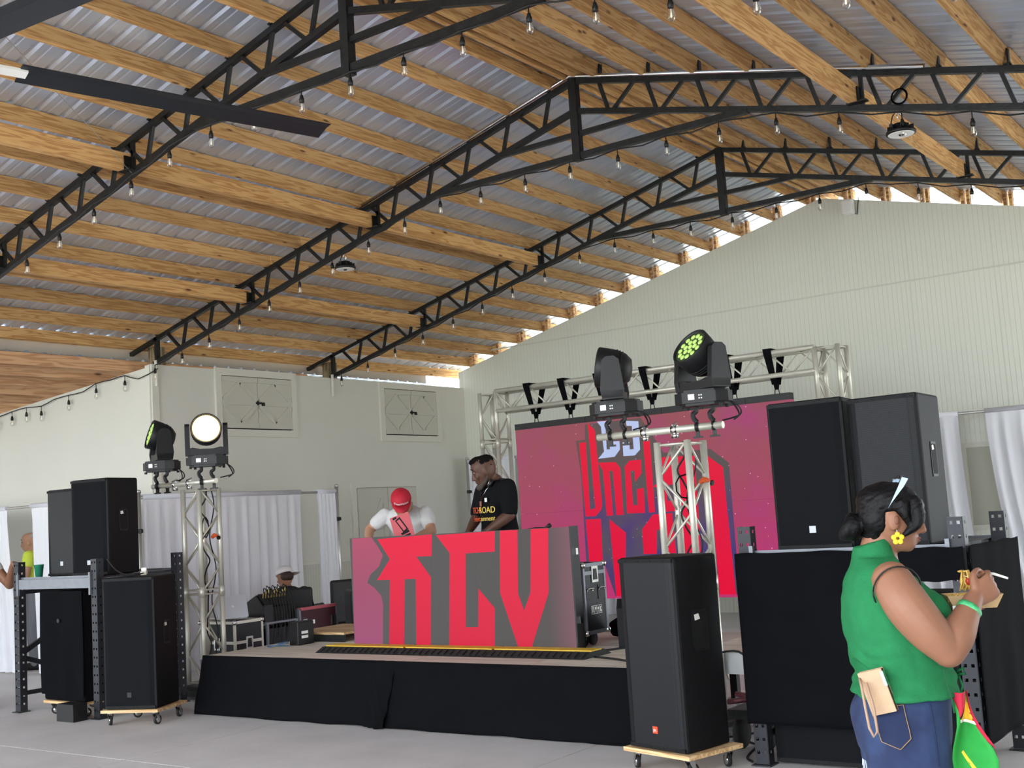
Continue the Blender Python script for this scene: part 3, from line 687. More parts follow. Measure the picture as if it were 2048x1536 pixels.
tag(obj('cable_bundle', MB().tube(smooth_path([(-9.33+.03*math.sin(k*2.1), 7.6+.03*math.cos(k*1.7), 2.0-.1*k) for k in range(19)]), .007, 6).tube([(-9.3+.05*math.cos(k*.7), 7.58, 1.62+.1*math.sin(k*.7)) for k in range(12)], .006, 6).tube(smooth_path([(-9.3+.04*math.sin(k*1.3), 7.66, 2.0-.13*k) for k in range(14)]), .006, 6), MAT['cable'], smooth=True), 'loose black cables hanging inside the left lighting tower', 'cable')
MAT['orange'] = mat('orange_connector', (206, 84, 42), .5)
for (x, y, z, lab) in ((-9.25, 7.62, 1.52, 'small orange connector taped inside the left lighting tower'), (-3.86, 7.52, 1.7, 'small orange connector taped inside the right lighting tower')):
    k = thing('cable_connector', lab, 'connector', (x, y, z), group='orange connectors'); obj('body', MB().tube([(0, 0, 0), (.03, 0, .02), (.07, 0, .01)], [.018, .022, .014], 8), MAT['orange'], k); obj('tape', MB().cyl((.085, 0, -.005), (.1, 0, -.01), .02, 8), MAT['black'], k)

# arch over the video wall
ar = thing('truss_arch', 'silver box truss arch behind the stage from which the video wall hangs', 'truss arch', (-6.5, 11.47, 0))
ZA = 2.925; X0, X1 = -8.6+6.5, -4.31+6.5
truss_seg(ar, (X0, 0, .05), (X0, 0, 2.45), n=9); truss_seg(ar, (X1, 0, .05), (X1, 0, 2.45), n=9)
coupler(ar, (X0, 0, 2.42)); coupler(ar, (X1, 0, 2.42))
truss_seg(ar, (X0, 0, 2.45), (X0, 0, ZA+.12), n=2); truss_seg(ar, (X1, 0, 2.45), (X1, 0, ZA+.12), n=2)
truss_seg(ar, (X0+.12, 0, ZA), (X1-.12, 0, ZA), n=16)
for x in (X0, X1): obj('base_plate', MB().b2((x-.3, -.3, 0), (x+.3, .3, .04)), MAT['steel'], ar)
# lifting slings with shackles between arch and video wall
for k, x in enumerate((-7.98, -7.49, -7.0, -6.4, -5.95, -5.4, -4.92)):
    s = thing('lifting_sling', ['first', 'second', 'third', 'fourth', 'fifth', 'sixth', 'seventh'][k]+' black sling from the left, hanging the video wall from the arch', 'sling', (x, 11.47, 2.62), group='lifting slings')
    for yy in (-.13, .13):
        obj('webbing', MB().add([(-.045, yy*1.35, .46), (.045, yy*1.35, .46), (.045, yy*1.3, .42), (-.045, yy*1.3, .42), (-.03, yy*.35, .1), (.03, yy*.35, .1)], [(0,1,2,3), (3,2,5,4)]), MAT['cloth'], s)
    obj('webbing', MB().b2((-.045, -.18, .455), (.045, .18, .465)), MAT['cloth'], s)
    obj('sleeve', MB().tube([(0, 0, .13), (0, 0, .05)], [.035, .022], 10), MAT['cloth'], s)
    obj('shackle', MB().tube([(-.02, 0, .05), (-.024, 0, .02), (-.03, 0, -.005)], .006, 6).tube([(.02, 0, .05), (.024, 0, .02), (.03, 0, -.005)], .006, 6).cyl((-.04, 0, -.005), (.045, 0, -.005), .009, 8), MAT['steel'], s)

# ================================================================== moving heads
lensM = mat('led_lens', (170, 205, 110), .2, 0, coat=1, emit=.45)
lensD = mat('led_lens_plate', (52, 66, 40), .35)
lensH = mat('led_lens_lit', (255, 238, 205), .3, emit=14)
lensW = mat('led_lens_plate_lit', (255, 214, 140), .3, emit=2.2)
screenM = mat('status_display', (226, 228, 226), .4, emit=.4)
def moving_head(loc, rz, pan, tilt, lit, label, pipe_dz):
    """rz: base yaw; pan: yoke yaw; tilt: head pitch from straight up"""
    t = thing('moving_head_light', label, 'stage light', loc, rz, group='moving head lights')
    # base: faceted octagonal tray with display
    pr = [(-.19, -.05), (-.12, -.105), (.12, -.105), (.19, -.05), (.19, .05), (.12, .105), (-.12, .105), (-.19, .05)]
    obj('base', MB().prism(pr, lambda u, v, z: (u, v, z), .0, .075).prism([(u*.85, v*.85) for u, v in pr], lambda u, v, z: (u, v, z), -.018, 0).prism([(u*.9, v*.9) for u, v in pr], lambda u, v, z: (u, v, z), .075, .09), MAT['black'], t)
    dp = obj('display', MB().b2((-.075, -.108, .022), (-.03, -.105, .06)), screenM, t)
    for i in range(4): obj('button', MB().box((-.005+.016*(i % 2)+.01, -.107, .03+.02*(i//2)), (.009, .005, .009)), MAT['white'], t)
    for i in (-1, 1):
        for j in (-1, 1): obj('foot', MB().cyl((i*.14, j*.07, -.035), (i*.14, j*.07, -.015), .014, 8), MAT['rubber'], t)
    # clamps down to the pipe
    for x in (-.06, .06):
        c = obj('clamp', MB().tube(smooth_path([(x, 0, -.02), (x, 0, -.05), (x-.025, 0, -.07), (x-.02, 0, -.1), (x, 0, pipe_dz+.034)]), .017, 8).lathe([(.032, -.012), (.036, 0), (.032, .012)], 14, Matrix.Rotation(PI/2, 3, 'Y'), (x, 0, pipe_dz)).b2((x-.012, -.012, pipe_dz-.07), (x+.012, .012, pipe_dz-.03)), MAT['black'], t)
        obj('wing_nut', MB().b2((x-.035, -.008, pipe_dz-.075), (x+.035, .008, pipe_dz-.062)), MAT['black'], c)
    for k in (0, 1): obj('lead', MB().tube(smooth_path([(.16, .05-.06*k, .02), (.21+.02*k, .03, -.04), (.24, .02*k, -.1), (.2-.08*k, .0, pipe_dz+.03)]), .006, 6), MAT['cable'], t)
    R1 = Matrix.Rotation(pan, 3, 'Z')
    # yoke: U shape
    yk = MB(); 
    for sx in (-1, 1):
        o = [(-.075, .1), (.075, .1), (.085, .16), (.06, .37), (.03, .395), (-.03, .395), (-.06, .37), (-.085, .16)]
        yk.prism(o, lambda u, v, q: R1@Vector((q, u, v)), sx*.155, sx*.2)
    yk.prism([(-.2, .092), (.2, .092), (.2, .15), (.13, .165), (.06, .15), (-.06, .15), (-.13, .165), (-.2, .15)], lambda u, v, q: R1@Vector((u, q, v)), -.075, .075)
    obj('yoke', yk, MAT['black'], t)
    C_ = Vector((0, 0, .325)); R2 = R1@Matrix.Rotation(tilt, 3, 'X')
    head = obj('head', MB().lathe([(.03, -.135), (.08, -.125), (.118, -.08), (.138, -.02), (.145, .05), (.148, .11), (.142, .118), (.136, .11), (.13, .1), (.01, .098)], 32, R2, C_), MAT['black'], t, True)
    for k in range(3): obj('vent', MB().lathe([(.126+.006*k, -.06+.02*k), (.132+.006*k, -.058+.02*k), (.126+.006*k, -.054+.02*k)], 24, R2, C_), MAT['dark'], head)
    lm = lensH if lit else lensM
    obj('lens_plate', MB().lathe([(.001, .1), (.128, .1), (.128, .103), (.001, .103)], 28, R2, C_), lensD if not lit else lensW, head)
    pts = [(0, 0)]+[(.047*math.cos(a*PI/3), .047*math.sin(a*PI/3)) for a in range(6)]+[(.093*math.cos(a*PI/6+.26), .093*math.sin(a*PI/6+.26)) for a in range(12)]
    for (x, y) in pts: obj('led_lens', MB().ell(C_+R2@Vector((x, y, .104)), (.02, .02, .009), 10, 6, R2), lm, head, True)
    return t
def cross_pipe(x0, x1, y, z, label, xs):
    t = thing('cross_pipe', label, 'pipe', ((x0+x1)/2, y, z), group='lighting cross pipes')
    obj('tube', MB().cyl((x0, y, z), (x1, y, z), .025, 16), MAT['alu'], t, True, world=True)
    for x in xs:
        o = obj('clamp', MB().lathe([(.031, -.022), (.033, 0), (.031, .022)], 14, Matrix.Rotation(PI/2, 3, 'Y'), (x, y, z)).b2((x-.02, y-.02, z-.06), (x+.02, y+.02, z-.025)), MAT['chrome'], t, True, world=True)
        obj('bolt', MB().cyl((x, y-.03, z+.03), (x, y+.03, z+.05), .007, 6), MAT['chrome'], o)
cross_pipe(-9.86, -8.9, 7.4, 2.055, 'silver cross pipe on top of the left tower', (-9.52, -9.3))
cross_pipe(-4.53, -3.53, 7.28, 2.075, 'silver cross pipe on top of the right tower', (-4.14, -3.9))
HZ = 2.22
moving_head((-9.71, 7.4, 2.215), .25, -.72, math.radians(72), False, 'moving light on the left tower with a dim green face turned left', -.16)
moving_head((-9.02, 7.4, 2.215), .6, .285, math.radians(80), True, 'glaring lit moving light on the left tower facing the camera', -.16)
moving_head((-4.36, 7.28, 2.235), .1, -1.23, math.radians(80), False, 'moving light on the right tower seen from its rounded back', -.16)
moving_head((-3.66, 7.28, 2.235), .15, -.55, math.radians(52), False, 'moving light on the right tower with a green face tilted up left', -.16)
# ================================================================== dollies, racks, loudspeakers
caster_parts = []
def caster(t, x, y, rz=0):
    M = Matrix.Rotation(rz, 3, 'Z')
    c = obj('caster', MB().lathe([(.028, 0), (.028, -.008), (.012, -.012)], 10, None, (x, y, .108)).add([Vector((x, y, 0))+M@Vector(p) for p in [(-.018, -.02, .1), (-.018, .03, .1), (-.018, .035, .04), (-.018, .015, .04)]], [(0,1,2,3)]).add([Vector((x, y, 0))+M@Vector(p) for p in [(.018, -.02, .1), (.018, .03, .1), (.018, .035, .04), (.018, .015, .04)]], [(0,1,2,3)]), MAT['chrome'], t)
    obj('wheel', MB().lathe([(.03, -.012), (.038, -.011), (.04, -.006), (.04, .006), (.038, .011), (.03, .012)], 18, M@Matrix.Rotation(PI/2, 3, 'Y'), Vector((x, y, .041))+M@Vector((0, .026, 0))), MAT['rubber'], c, True)
    obj('hub', MB().lathe([(.005, -.015), (.026, -.0135), (.028, 0), (.026, .0135), (.005, .015)], 14, M@Matrix.Rotation(PI/2, 3, 'Y'), Vector((x, y, .041))+M@Vector((0, .026, 0))), MAT['chrome'], c, True)
def dolly(loc, rz, w, d, label):
    t = thing('speaker_dolly', label, 'dolly', loc, rz, group='plywood speaker dollies')
    obj('board', MB().b2((-w/2, -d/2, .111), (w/2, d/2, .135)), MAT['ply'], t)
    for i in (-1, 1):
        for j in (-1, 1): caster(t, i*(w/2-.06), j*(d/2-.06), random.uniform(-1.2, 1.2))
    return t
def speaker(name, loc, rz, w, d, h, label, grille='grille', handle=1, badge=None, taper=.82, frame_w=.02, badge_x=0, group=None, hs=1.0, hf=.56):
    """loudspeaker cabinet; front faces local -y"""
    t = thing(name, label, 'speaker', loc, rz, group=group)
    obj('cabinet', bevel_box((w, d, h), .016, 2, taper), MAT['blackcab'], t, loc=(0, 0, h/2))
    y = -d/2
    # grille in a shallow frame, folded back at its right and left edges
    fw = w/2-frame_w
    g = MB().add([(-fw, y-.001, .03), (-fw+.04, y-.014, .03), (fw-.04, y-.014, .03), (fw, y-.001, .03), (-fw, y-.001, h-.03), (-fw+.04, y-.014, h-.03), (fw-.04, y-.014, h-.03), (fw, y-.001, h-.03)], [(0,1,5,4),(1,2,6,5),(2,3,7,6),(4,5,6,7),(0,3,2,1)])
    obj('grille', g, MAT[grille], t)
    for z0, z1 in ((.008, .03), (h-.03, h-.008)): obj('grille_rail', MB().b2((-w/2+.012, y-.012, z0), (w/2-.012, y+.004, z1)), MAT['blackcab'], t)
    for x in (-.33, -.11, .11, .33):
        for z in (.019, h-.019): obj('screw', MB().cyl((x*w, y-.0125, z), (x*w, y-.015, z), .005, 6), MAT['dark'], t)
    if badge: obj('badge', MB().b2((badge_x-.02, y-.018, .1), (badge_x+.02, y-.013, .14)), badge, t)
    for sx in ((1, -1) if handle else ()):
        M = Matrix.Rotation(0, 3, 'Z')
        fx = sx*(w/2*(1+taper)/2+.001); hz = h*hf
        ring = MB(); P = [(u*hs, v*hs) for u, v in [(-.055, -.1), (.045, -.1), (.055, -.08), (.055, .08), (.045, .1), (-.055, .1), (-.065, .06), (-.065, -.06)]]
        a = math.atan((w/2*(1-taper))/d)
        fn = lambda u, v, q: (sx*(w/2*(1+taper)/2+q-u*math.tan(a)), u, hz+v)
        hd = obj('handle_cup', MB().prism(P, fn, -.004, .005), MAT['black'], t)
        obj('handle_shade', MB().prism([(u*.8, v*.86) for u, v in P], fn, .004, .0065), MAT['dark'], hd)  # flat dark plate paints the shade of a recess on the solid side
        obj('handle_tag', MB().prism([(u*hs, v*hs) for u, v in [(-.045, .05), (-.005, .055), (-.015, .082), (-.048, .078)]], fn, .006, .008), MAT['white'], hd)
    return t
MAT['greybadge'] = mat('grey_badge', (150, 152, 156), .35, .4); MAT['jbl'] = mat('orange_badge', (226, 74, 40), .4)

# -------- front right tall speaker on its dolly
RZ = -.27
dolly((-3.52, 6.36, 0), RZ, .54, .46, 'plywood dolly under the tall front right speaker')
J = speaker('tall_speaker', (-3.52, 6.36, .136), RZ, .47, .4, 1.12, 'tall black dual-woofer speaker with an orange badge at the front right', 'grille', 1, MAT['jbl'], .86, hs=1.2, hf=.61)
TMP = bpy.data.scenes.new('bake')          # scratch scene, removed at the end
def evaluated(o):
    TMP.collection.objects.link(o); vl = TMP.view_layers[0]; vl.update()
    me = bpy.data.meshes.new_from_object(o.evaluated_get(vl.depsgraph)); bpy.data.objects.remove(o); return me
def text_mesh(s, size, ext=.0005, shear=0):
    cu = bpy.data.curves.new('lettering', 'FONT'); cu.body = s; cu.size = size; cu.extrude = ext; cu.align_x = 'CENTER'; cu.align_y = 'CENTER'; cu.shear = shear
    return evaluated(bpy.data.objects.new('lettering', cu))
obj('badge_lettering', text_mesh('JBL', .02), MAT['white'], J, loc=(0, -.2195, .118), rot=(PI/2, 0, 0))
# -------- front left tall speaker on its dolly
LZ = .38
dolly((-8.73, 6.4, 0), LZ, .54, .48, 'plywood dolly under the tall front left speaker')
speaker('tall_speaker', (-8.73, 6.4, .136), LZ, .5, .42, 1.1, 'tall black speaker at the front left standing on a plywood dolly', 'grillef', 1, MAT['black'], .86)
# -------- subwoofer inside the left rack
dolly((-9.8, 6.56, 0), -.03, .62, .5, 'plywood dolly under the covered subwoofer in the left rack')
sb = thing('subwoofer', 'black cloth-covered subwoofer inside the left rack', 'speaker', (-9.8, 6.56, .136), -.03)
obj('cabinet', bevel_box((.66, .46, .98), .02), MAT['cloth'], sb, loc=(0, 0, .49))
obj('cover', MB().grid(24, 20, lambda u, v: (-.345+.69*u, -.245-.008*math.sin(u*9+v*3)-.01*v*math.sin(u*14), .985-.93*v)), MAT['cloth'], sb, True)
obj('emblem', MB().lathe([(.02, 0), (.018, .003), (.002, .004)], 12, Matrix.Rotation(PI/2, 3, 'X'), (-.02, -.262, .72)), MAT['rack'], sb)
tag(obj('stage_box', MB().b2((-9.63, 6.14, .0), (-9.38, 6.28, .15)), MAT['black']), 'small black box on the floor under the left rack', 'box')

# -------- pallet rack shelving
def holed_plate(m, o, ax, w, z0, z1, cols, pitch=.076, hole=.018, t=.003):
    """flat steel strip with rows of square holes; ax: unit vector across the plate"""
    o = Vector(o); ax = Vector(ax); nrm = ax.cross(Vector((0, 0, 1)))
    xs = [-w/2]
    for c in cols: xs += [c-hole/2, c+hole/2]
    xs.append(w/2)
    def strip(a, b, c, d):
        p = [o+ax*a+Vector((0, 0, c)), o+ax*b+Vector((0, 0, c)), o+ax*b+Vector((0, 0, d)), o+ax*a+Vector((0, 0, d))]
        vs = p+[q+nrm*t for q in p]; m.add(vs, [(0,1,2,3),(7,6,5,4),(0,1,5,4),(1,2,6,5),(2,3,7,6),(3,0,4,7)])
    for i in range(0, len(xs), 2): strip(xs[i], xs[i+1], z0, z1)
    for i in range(1, len(xs)-1, 2):
        z = z0; k = 0
        while z < z1-1e-4:
            e = min(z1, z+pitch-hole); strip(xs[i], xs[i+1], z, e); z += pitch
def rack_post(t, x, y, sx, sy, h, lab=None):
    m = MB(); holed_plate(m, (x, y-sy*0, 0), (1, 0, 0), .082, .01, h, (-.02, .02))
    holed_plate(m, (x-.041, y+.035, 0), (0, 1, 0), .07, .01, h, (0,)); holed_plate(m, (x+.041, y+.035, 0), (0, 1, 0), .07, .01, h, (0,))
    p = obj('upright', m, MAT['rack'], t)
    obj('foot_plate', MB().b2((x-.06, y-.03, 0), (x+.06, y+.09, .008)), MAT['rack'], p)
def pallet_rack(loc, rz, w, d, h, zb_, label):
    t = thing('pallet_rack', label, 'rack', loc, rz, group='steel pallet racks')
    for x in (-w/2, w/2):
        for y in (0, d-.08): rack_post(t, x, y, 1, 1, h)
        sx = 0
        obj('side_rail', MB().bar((x, .05, .17), (x, d-.05, .17), .03, .04), MAT['rack'], t)
        obj('side_rail', MB().bar((x, .05, zb_-.12), (x, d-.05, zb_-.12), .03, .04), MAT['rack'], t)
        obj('side_brace', MB().bar((x, .06, .55), (x, d-.06, .98), .03, .045), MAT['rack'], t)
        obj('side_brace', MB().bar((x, .06, .5), (x, d-.06, .2), .03, .045), MAT['rack'], t)
    for y in (-.012, d-.03): obj('shelf_beam', MB().b2((-w/2+.03, y, zb_-.09), (w/2-.03, y+.045, zb_)).b2((-w/2+.03, y+.03, zb_), (w/2-.03, y+.045, zb_+.02)), MAT['rackgrey'], t)
    for x in (-w/2+.045, w/2-.045): obj('beam_bracket', MB().b2((x-.012, -.02, zb_-.15), (x+.012, .0, zb_+.05)), MAT['rackgrey'], t)
    n = 4
    for k in range(n): obj('shelf_board', MB().b2((-w/2+.05, .04+k*(d-.08)/n, zb_-.012), (w/2-.05, .035+(k+1)*(d-.08)/n, zb_+.006)), MAT['rack'], t)
    return t
pallet_rack((-9.93, 6.33, 0), 0, 1.24, .95, 1.4, 1.235, 'grey steel pallet rack at the left carrying two speakers')
pallet_rack((-2.49, 6.57, 0), 0, 1.24, .95, 1.4, 1.235, 'steel pallet rack at the right under black cloth carrying two speakers')

# -------- pairs of speakers on the racks
speaker('rack_speaker', (-9.57, 6.66, 1.245), .15, .47, .42, .88, 'black speaker on the left rack, the nearer one beside the tower', 'grillef', 1, MAT['greybadge'], .8)
speaker('rack_speaker', (-10.1, 6.74, 1.245), .08, .44, .42, .82, 'black speaker on the left rack, at its outer end', 'grille', 1, MAT['greybadge'], .8)
speaker('rack_speaker', (-2.69, 6.87, 1.245), -.02, .48, .46, .88, 'black speaker on the right rack with plain front, nearest the video wall', 'grillef', 1, MAT['greybadge'], .74)
speaker('rack_speaker', (-2.225, 6.9, 1.245), -.06, .42, .46, .86, 'black speaker on the right rack with coarse mesh grille, behind the woman', 'grille', 1, MAT['greybadge'], .78)

# -------- black cloth over the right rack
def panel_cloth(name, p0, p1, z1, z0, label, bow=.01, nu=50, nv=30):
    p0 = Vector(p0); p1 = Vector(p1); d = (p1-p0); n = Vector((d.y, -d.x)).normalized()
    def fn(u, v):
        q = p0+d*u; z = z1+(z0-z1)*v
        o = bow*noise.noise(Vector((u*4, v*3, len(name)*.7+p0.x)))+.5*bow*math.sin(u*22+v*2)*(v**2)*.6
        return (q.x+n.x*o, q.y+n.y*o, z+.01*noise.noise(Vector((u*5, v, 3))))
    o = obj(name, MB().grid(nu, nv, fn), MAT['cloth'], smooth=True)
    m = o.modifiers.new('thick', 'SOLIDIFY'); m.thickness = .003
    return tag(o, label, 'cloth', 'black rack cloths')
panel_cloth('rack_cloth', (-3.16, 6.525), (-2.36, 6.53), 1.243, .25, 'black cloth hung over the left front of the right rack')
panel_cloth('rack_cloth', (-2.36, 6.527), (-1.83, 6.53), 1.243, 1.06, 'black cloth valance along the top right of the right rack')
panel_cloth('rack_cloth', (-1.8, 6.55), (-1.78, 7.5), 1.243, .2, 'black cloth hung over the right end of the right rack')
# subwoofers inside the right rack
speaker('subwoofer', (-2.78, 6.9, .01), 0, .56, .5, .62, 'low black subwoofer inside the right rack, left of the pair', 'grillef', 0, None, .98)
speaker('subwoofer', (-2.215, 6.9, .01), 0, .55, .5, .96, 'black subwoofer inside the right rack behind the woman', 'grillef', 0, None, .98)
MAT['label'] = mat('plate_grey', (150, 152, 150), .5)

# ================================================================== pipe and drape
def drape(name, p0, p1, z1, label, gather=0.0, waves=9, amp=.035, z0=.02, lean=0.0, seed=1):
    p0 = Vector(p0); p1 = Vector(p1); d = p1-p0; L_ = d.length; n = Vector((d.y, -d.x)).normalized(); rnd = random.Random(seed)
    ph = [rnd.uniform(0, 6.3) for _ in range(4)]
    nu = max(30, int(waves*9)); nv = 22
    def fn(u, v):
        uu = u+gather*v*(1-u)+lean*v*v
        q = p0+d*uu; a = amp*(.35+.65*v)
        o = a*(math.sin(u*waves*2*PI+ph[0]+.6*v)+.4*math.sin(u*waves*3.3*PI+ph[1]-v))
        if v < .05: o *= .3
        return (q.x+n.x*o, q.y+n.y*o, z1-(z1-z0)*v)
    t = thing(name, label, 'curtain', (p0.x, p0.y, 0), group='white pipe drapes')
    obj('fabric', MB().grid(nu, nv, fn), MAT['drape'], t, True, world=True)
    obj('rod_pocket', MB().tube([(p0.x, p0.y, z1-.02), (p1.x, p1.y, z1-.02)], .03, 10), MAT['drape'], t, True, world=True)
    return t
def upright(x, y, h, label):
    t = thing('drape_upright', label, 'pole', (x, y, 0), group='drape uprights')
    obj('pole', MB().cyl((0, 0, .01), (0, 0, h), .024, 12), MAT['pipe'], t, True); obj('base', MB().b2((-.2, -.2, 0), (.2, .2, .01)), MAT['steel'], t); obj('cap', MB().lathe([(.03, h-.01), (.03, h+.02), (.02, h+.03)], 12), MAT['pipe'], t, True)
    obj('collar', MB().cyl((0, 0, h*.78), (0, 0, h*.78+.05), .03, 10).box((.035, 0, h*.78+.025), (.03, .03, .04)), MAT['black'], t)
def crossbar(p, q, z, label):
    tag(obj('drape_crossbar', MB().cyl((*p, z), (*q, z), .017, 10), MAT['pipe'], smooth=True), label, 'pipe', 'drape crossbars')
CX, CY = -11.15, 8.17
upright(CX, CY, 2.06, 'drape upright at the corner behind the left rack'); upright(CX-.05, 11.33, 2.07, 'drape upright left of the room door')
crossbar((CX, CY), (CX-.05, 11.33), 2.0, 'drape crossbar in front of the side room wall')
crossbar((CX, CY), (-16.2, CY), 2.02, 'drape crossbar in front of the bright end wall')
drape('drape', (CX, CY+.05), (CX-.04, 10.66), 2.03, 'wide white drape hanging behind the sound desk', 0, 15, .03, seed=2)
drape('drape', (CX-.05, 10.96), (CX-.05, 11.3), 2.03, 'narrow gathered white drape beside its upright left of the door', 0, 5, .03, seed=3)
drape('drape', (CX-.06, CY), (-13.26, CY), 2.045, 'white drape behind the left rack speakers', 0, 9, .03, lean=-.04, seed=4)
drape('drape', (-13.8, CY), (-14.6, CY), 2.045, 'white drape at the extreme left edge of the picture', -.35, 7, .03, seed=5)
drape('drape', (-14.62, CY), (-16.1, CY), 2.045, 'white drape beyond the left edge of the picture', 0, 9, .03, seed=6)
YD = 14.8
for x, lab in ((-11.7, 'drape upright in the far corner behind the arch'), (-7.9, 'drape upright behind the video wall'), (-1.4, 'drape upright at the far right')): upright(x, YD, 2.47, lab)
crossbar((-11.7, YD), (-7.9, YD), 2.43, 'drape crossbar along the gable wall, left run'); crossbar((-7.9, YD), (-1.4, YD), 2.43, 'drape crossbar along the gable wall, right run')
for k, (a, b, ln, lab) in enumerate(((-11.68, -10.75, 0, 'white drape in the far corner left of the video wall'), (-10.7, -9.4, 0, 'white drape behind the left leg of the arch'), (-9.35, -8.0, 0, 'white drape hidden behind the left of the video wall'), (-5.2, -4.04, .22, 'white drape right of the right rack speakers, tied aside'), (-3.72, -1.45, 0, 'white drape at the right edge of the picture'))):
    drape('drape', (a, YD), (b, YD), 2.455, lab, 0, max(5, (b-a)*6), .04, lean=ln*.5, seed=10+k) if k < 4 else drape('drape', (b, YD), (a, YD), 2.455, lab, 0, 13, .04, lean=-.12, seed=22)
# ================================================================== cases, desk, chairs, small gear
MAT['caseblack'] = mat('case_laminate', (26, 28, 33), .5, 0, .1, 14); MAT['casered'] = mat('case_laminate_wine', (58, 22, 30), .45)
MAT['redrim'] = mat('case_rim_red', (176, 88, 96), .4, .3); MAT['silver'] = mat('laptop_silver', (190, 192, 198), .35, .6)
def flight_case(loc, rz, w, d, h, label, lam='caseblack', rim='rackgrey', split=.7, feet=0, name='flight_case', latch_front=True):
    t = thing(name, label, 'case', loc, rz, group='flight cases')
    z0 = feet
    body = obj('body', MB().b2((-w/2, -d/2, z0), (w/2, d/2, z0+h*split-.003)), MAT[lam], t)
    lid = obj('lid', MB().b2((-w/2, -d/2, z0+h*split+.003), (w/2, d/2, z0+h)), MAT[lam], t)
    e = .022
    for x in (-1, 1):
        for y in (-1, 1):
            obj('edge', MB().b2((x*w/2-e/2-x*.004, y*d/2-e/2-y*.004, z0), (x*w/2+e/2-x*.004, y*d/2+e/2-y*.004, z0+h)), MAT[rim], t)
            for z in (z0, z0+h): obj('ball_corner', MB().ell((x*w/2, y*d/2, z), (.026, .026, .026), 10, 7), MAT['chrome'], t, True)
    for z in (z0, z0+h*split, z0+h):
        for y in (-1, 1): obj('edge', MB().b2((-w/2, y*(d/2)-.006, z-.014), (w/2, y*(d/2)+.006, z+.014)), MAT[rim], t)
        for x in (-1, 1): obj('edge', MB().b2((x*(w/2)-.006, -d/2, z-.014), (x*(w/2)+.006, d/2, z+.014)), MAT[rim], t)
    for (px, py, nx, ny) in ((0, -d/2, 0, -1), (w/2, 0, 1, 0)):
        for s_ in (-.28, .28) if (w if nx == 0 else d) > .55 else (0,):
            L_ = (w if nx == 0 else d)
            cx, cy = (px+s_*L_, py) if nx == 0 else (px, py+s_*L_)
            f = lambda u, v, q: (cx+(u if nx == 0 else nx*q), cy+(u if nx else ny*q), z0+h*split+v)
            o = obj('latch', MB().prism([(-.045, -.075), (.045, -.075), (.045, .05), (-.045, .05)], f, .004, .012), MAT['chrome'], t)
            obj('latch_wing', MB().prism([(-.028, -.055), (.028, -.055), (.02, .03), (-.02, .03)], f, .012, .016), MAT['black'], o)
    if feet:
        for x in (-1, 1):
            for y in (-1, 1):
                c = obj('caster', MB().b2((x*(w/2-.09)-.035, y*(d/2-.09)-.04, z0-.02), (x*(w/2-.09)+.035, y*(d/2-.09)+.04, z0)).cyl((x*(w/2-.09)-.02, y*(d/2-.09), feet*.45), (x*(w/2-.09)-.02, y*(d/2-.09), z0), .006, 6).cyl((x*(w/2-.09)+.02, y*(d/2-.09), feet*.45), (x*(w/2-.09)+.02, y*(d/2-.09), z0), .006, 6), MAT['chrome'], t)
                obj('wheel', MB().cyl((x*(w/2-.09)-.015, y*(d/2-.09), feet*.46), (x*(w/2-.09)+.015, y*(d/2-.09), feet*.46), feet*.46, 16), MAT['rubber'], c)
    return t
# upright case right of the DJ screen
fc = flight_case((-5.28, 7.905, .5), 0, .46, .31, .52, 'black wheeled flight case standing on the stage right of the DJ screen', rim='rackgrey', split=.88, feet=.11)
for yy in (-.08, .09):   # butterfly handle dishes and shipping marks on the side that faces the camera
    o = obj('handle_dish', MB().b2((.232, yy-.05, .36), (.236, yy+.05, .47)), MAT['black'], fc); obj('handle_bar', MB().tube([(.238, yy-.04, .43), (.248, yy-.04, .445), (.248, yy+.04, .445), (.238, yy+.04, .43)], .006, 6), MAT['chrome'], o)
for k in range(4):
    y = -.05+.038*k; f = lambda u, v, q: (.231+q, y+u, .28+v)
    o = obj('shipping_mark', MB().prism([(-.019, -.032), (.019, -.032), (.019, .032), (-.019, .032)], f, .001, .002), MAT['white'], fc)
    obj('mark_ground', MB().prism([(-.016, -.029), (.016, -.029), (.016, .029), (-.016, .029)], f, .002, .003), MAT['caseblack'], o)
    ic = [[(-.009, -.02), (-.004, -.02), (-.004, .02), (.004, .02), (.004, -.02), (.009, -.02), (.009, .024), (-.009, .024)], [(-.002, -.02), (.002, -.02), (.002, -.004), (.009, .006), (.007, .022), (-.007, .022), (-.009, .006), (-.002, -.004)], [(-.002, -.022), (.002, -.022), (.002, .002), (.012, .002), (.008, .016), (0, .021), (-.008, .016), (-.012, .002), (-.002, .002)], [(-.01, -.022), (.01, -.022), (.01, -.008), (-.002, .0), (.008, .022), (-.006, .018), (-.01, 0)]][k]
    obj('mark_icon', MB().prism(ic, f, .003, .004), MAT['white'], o)
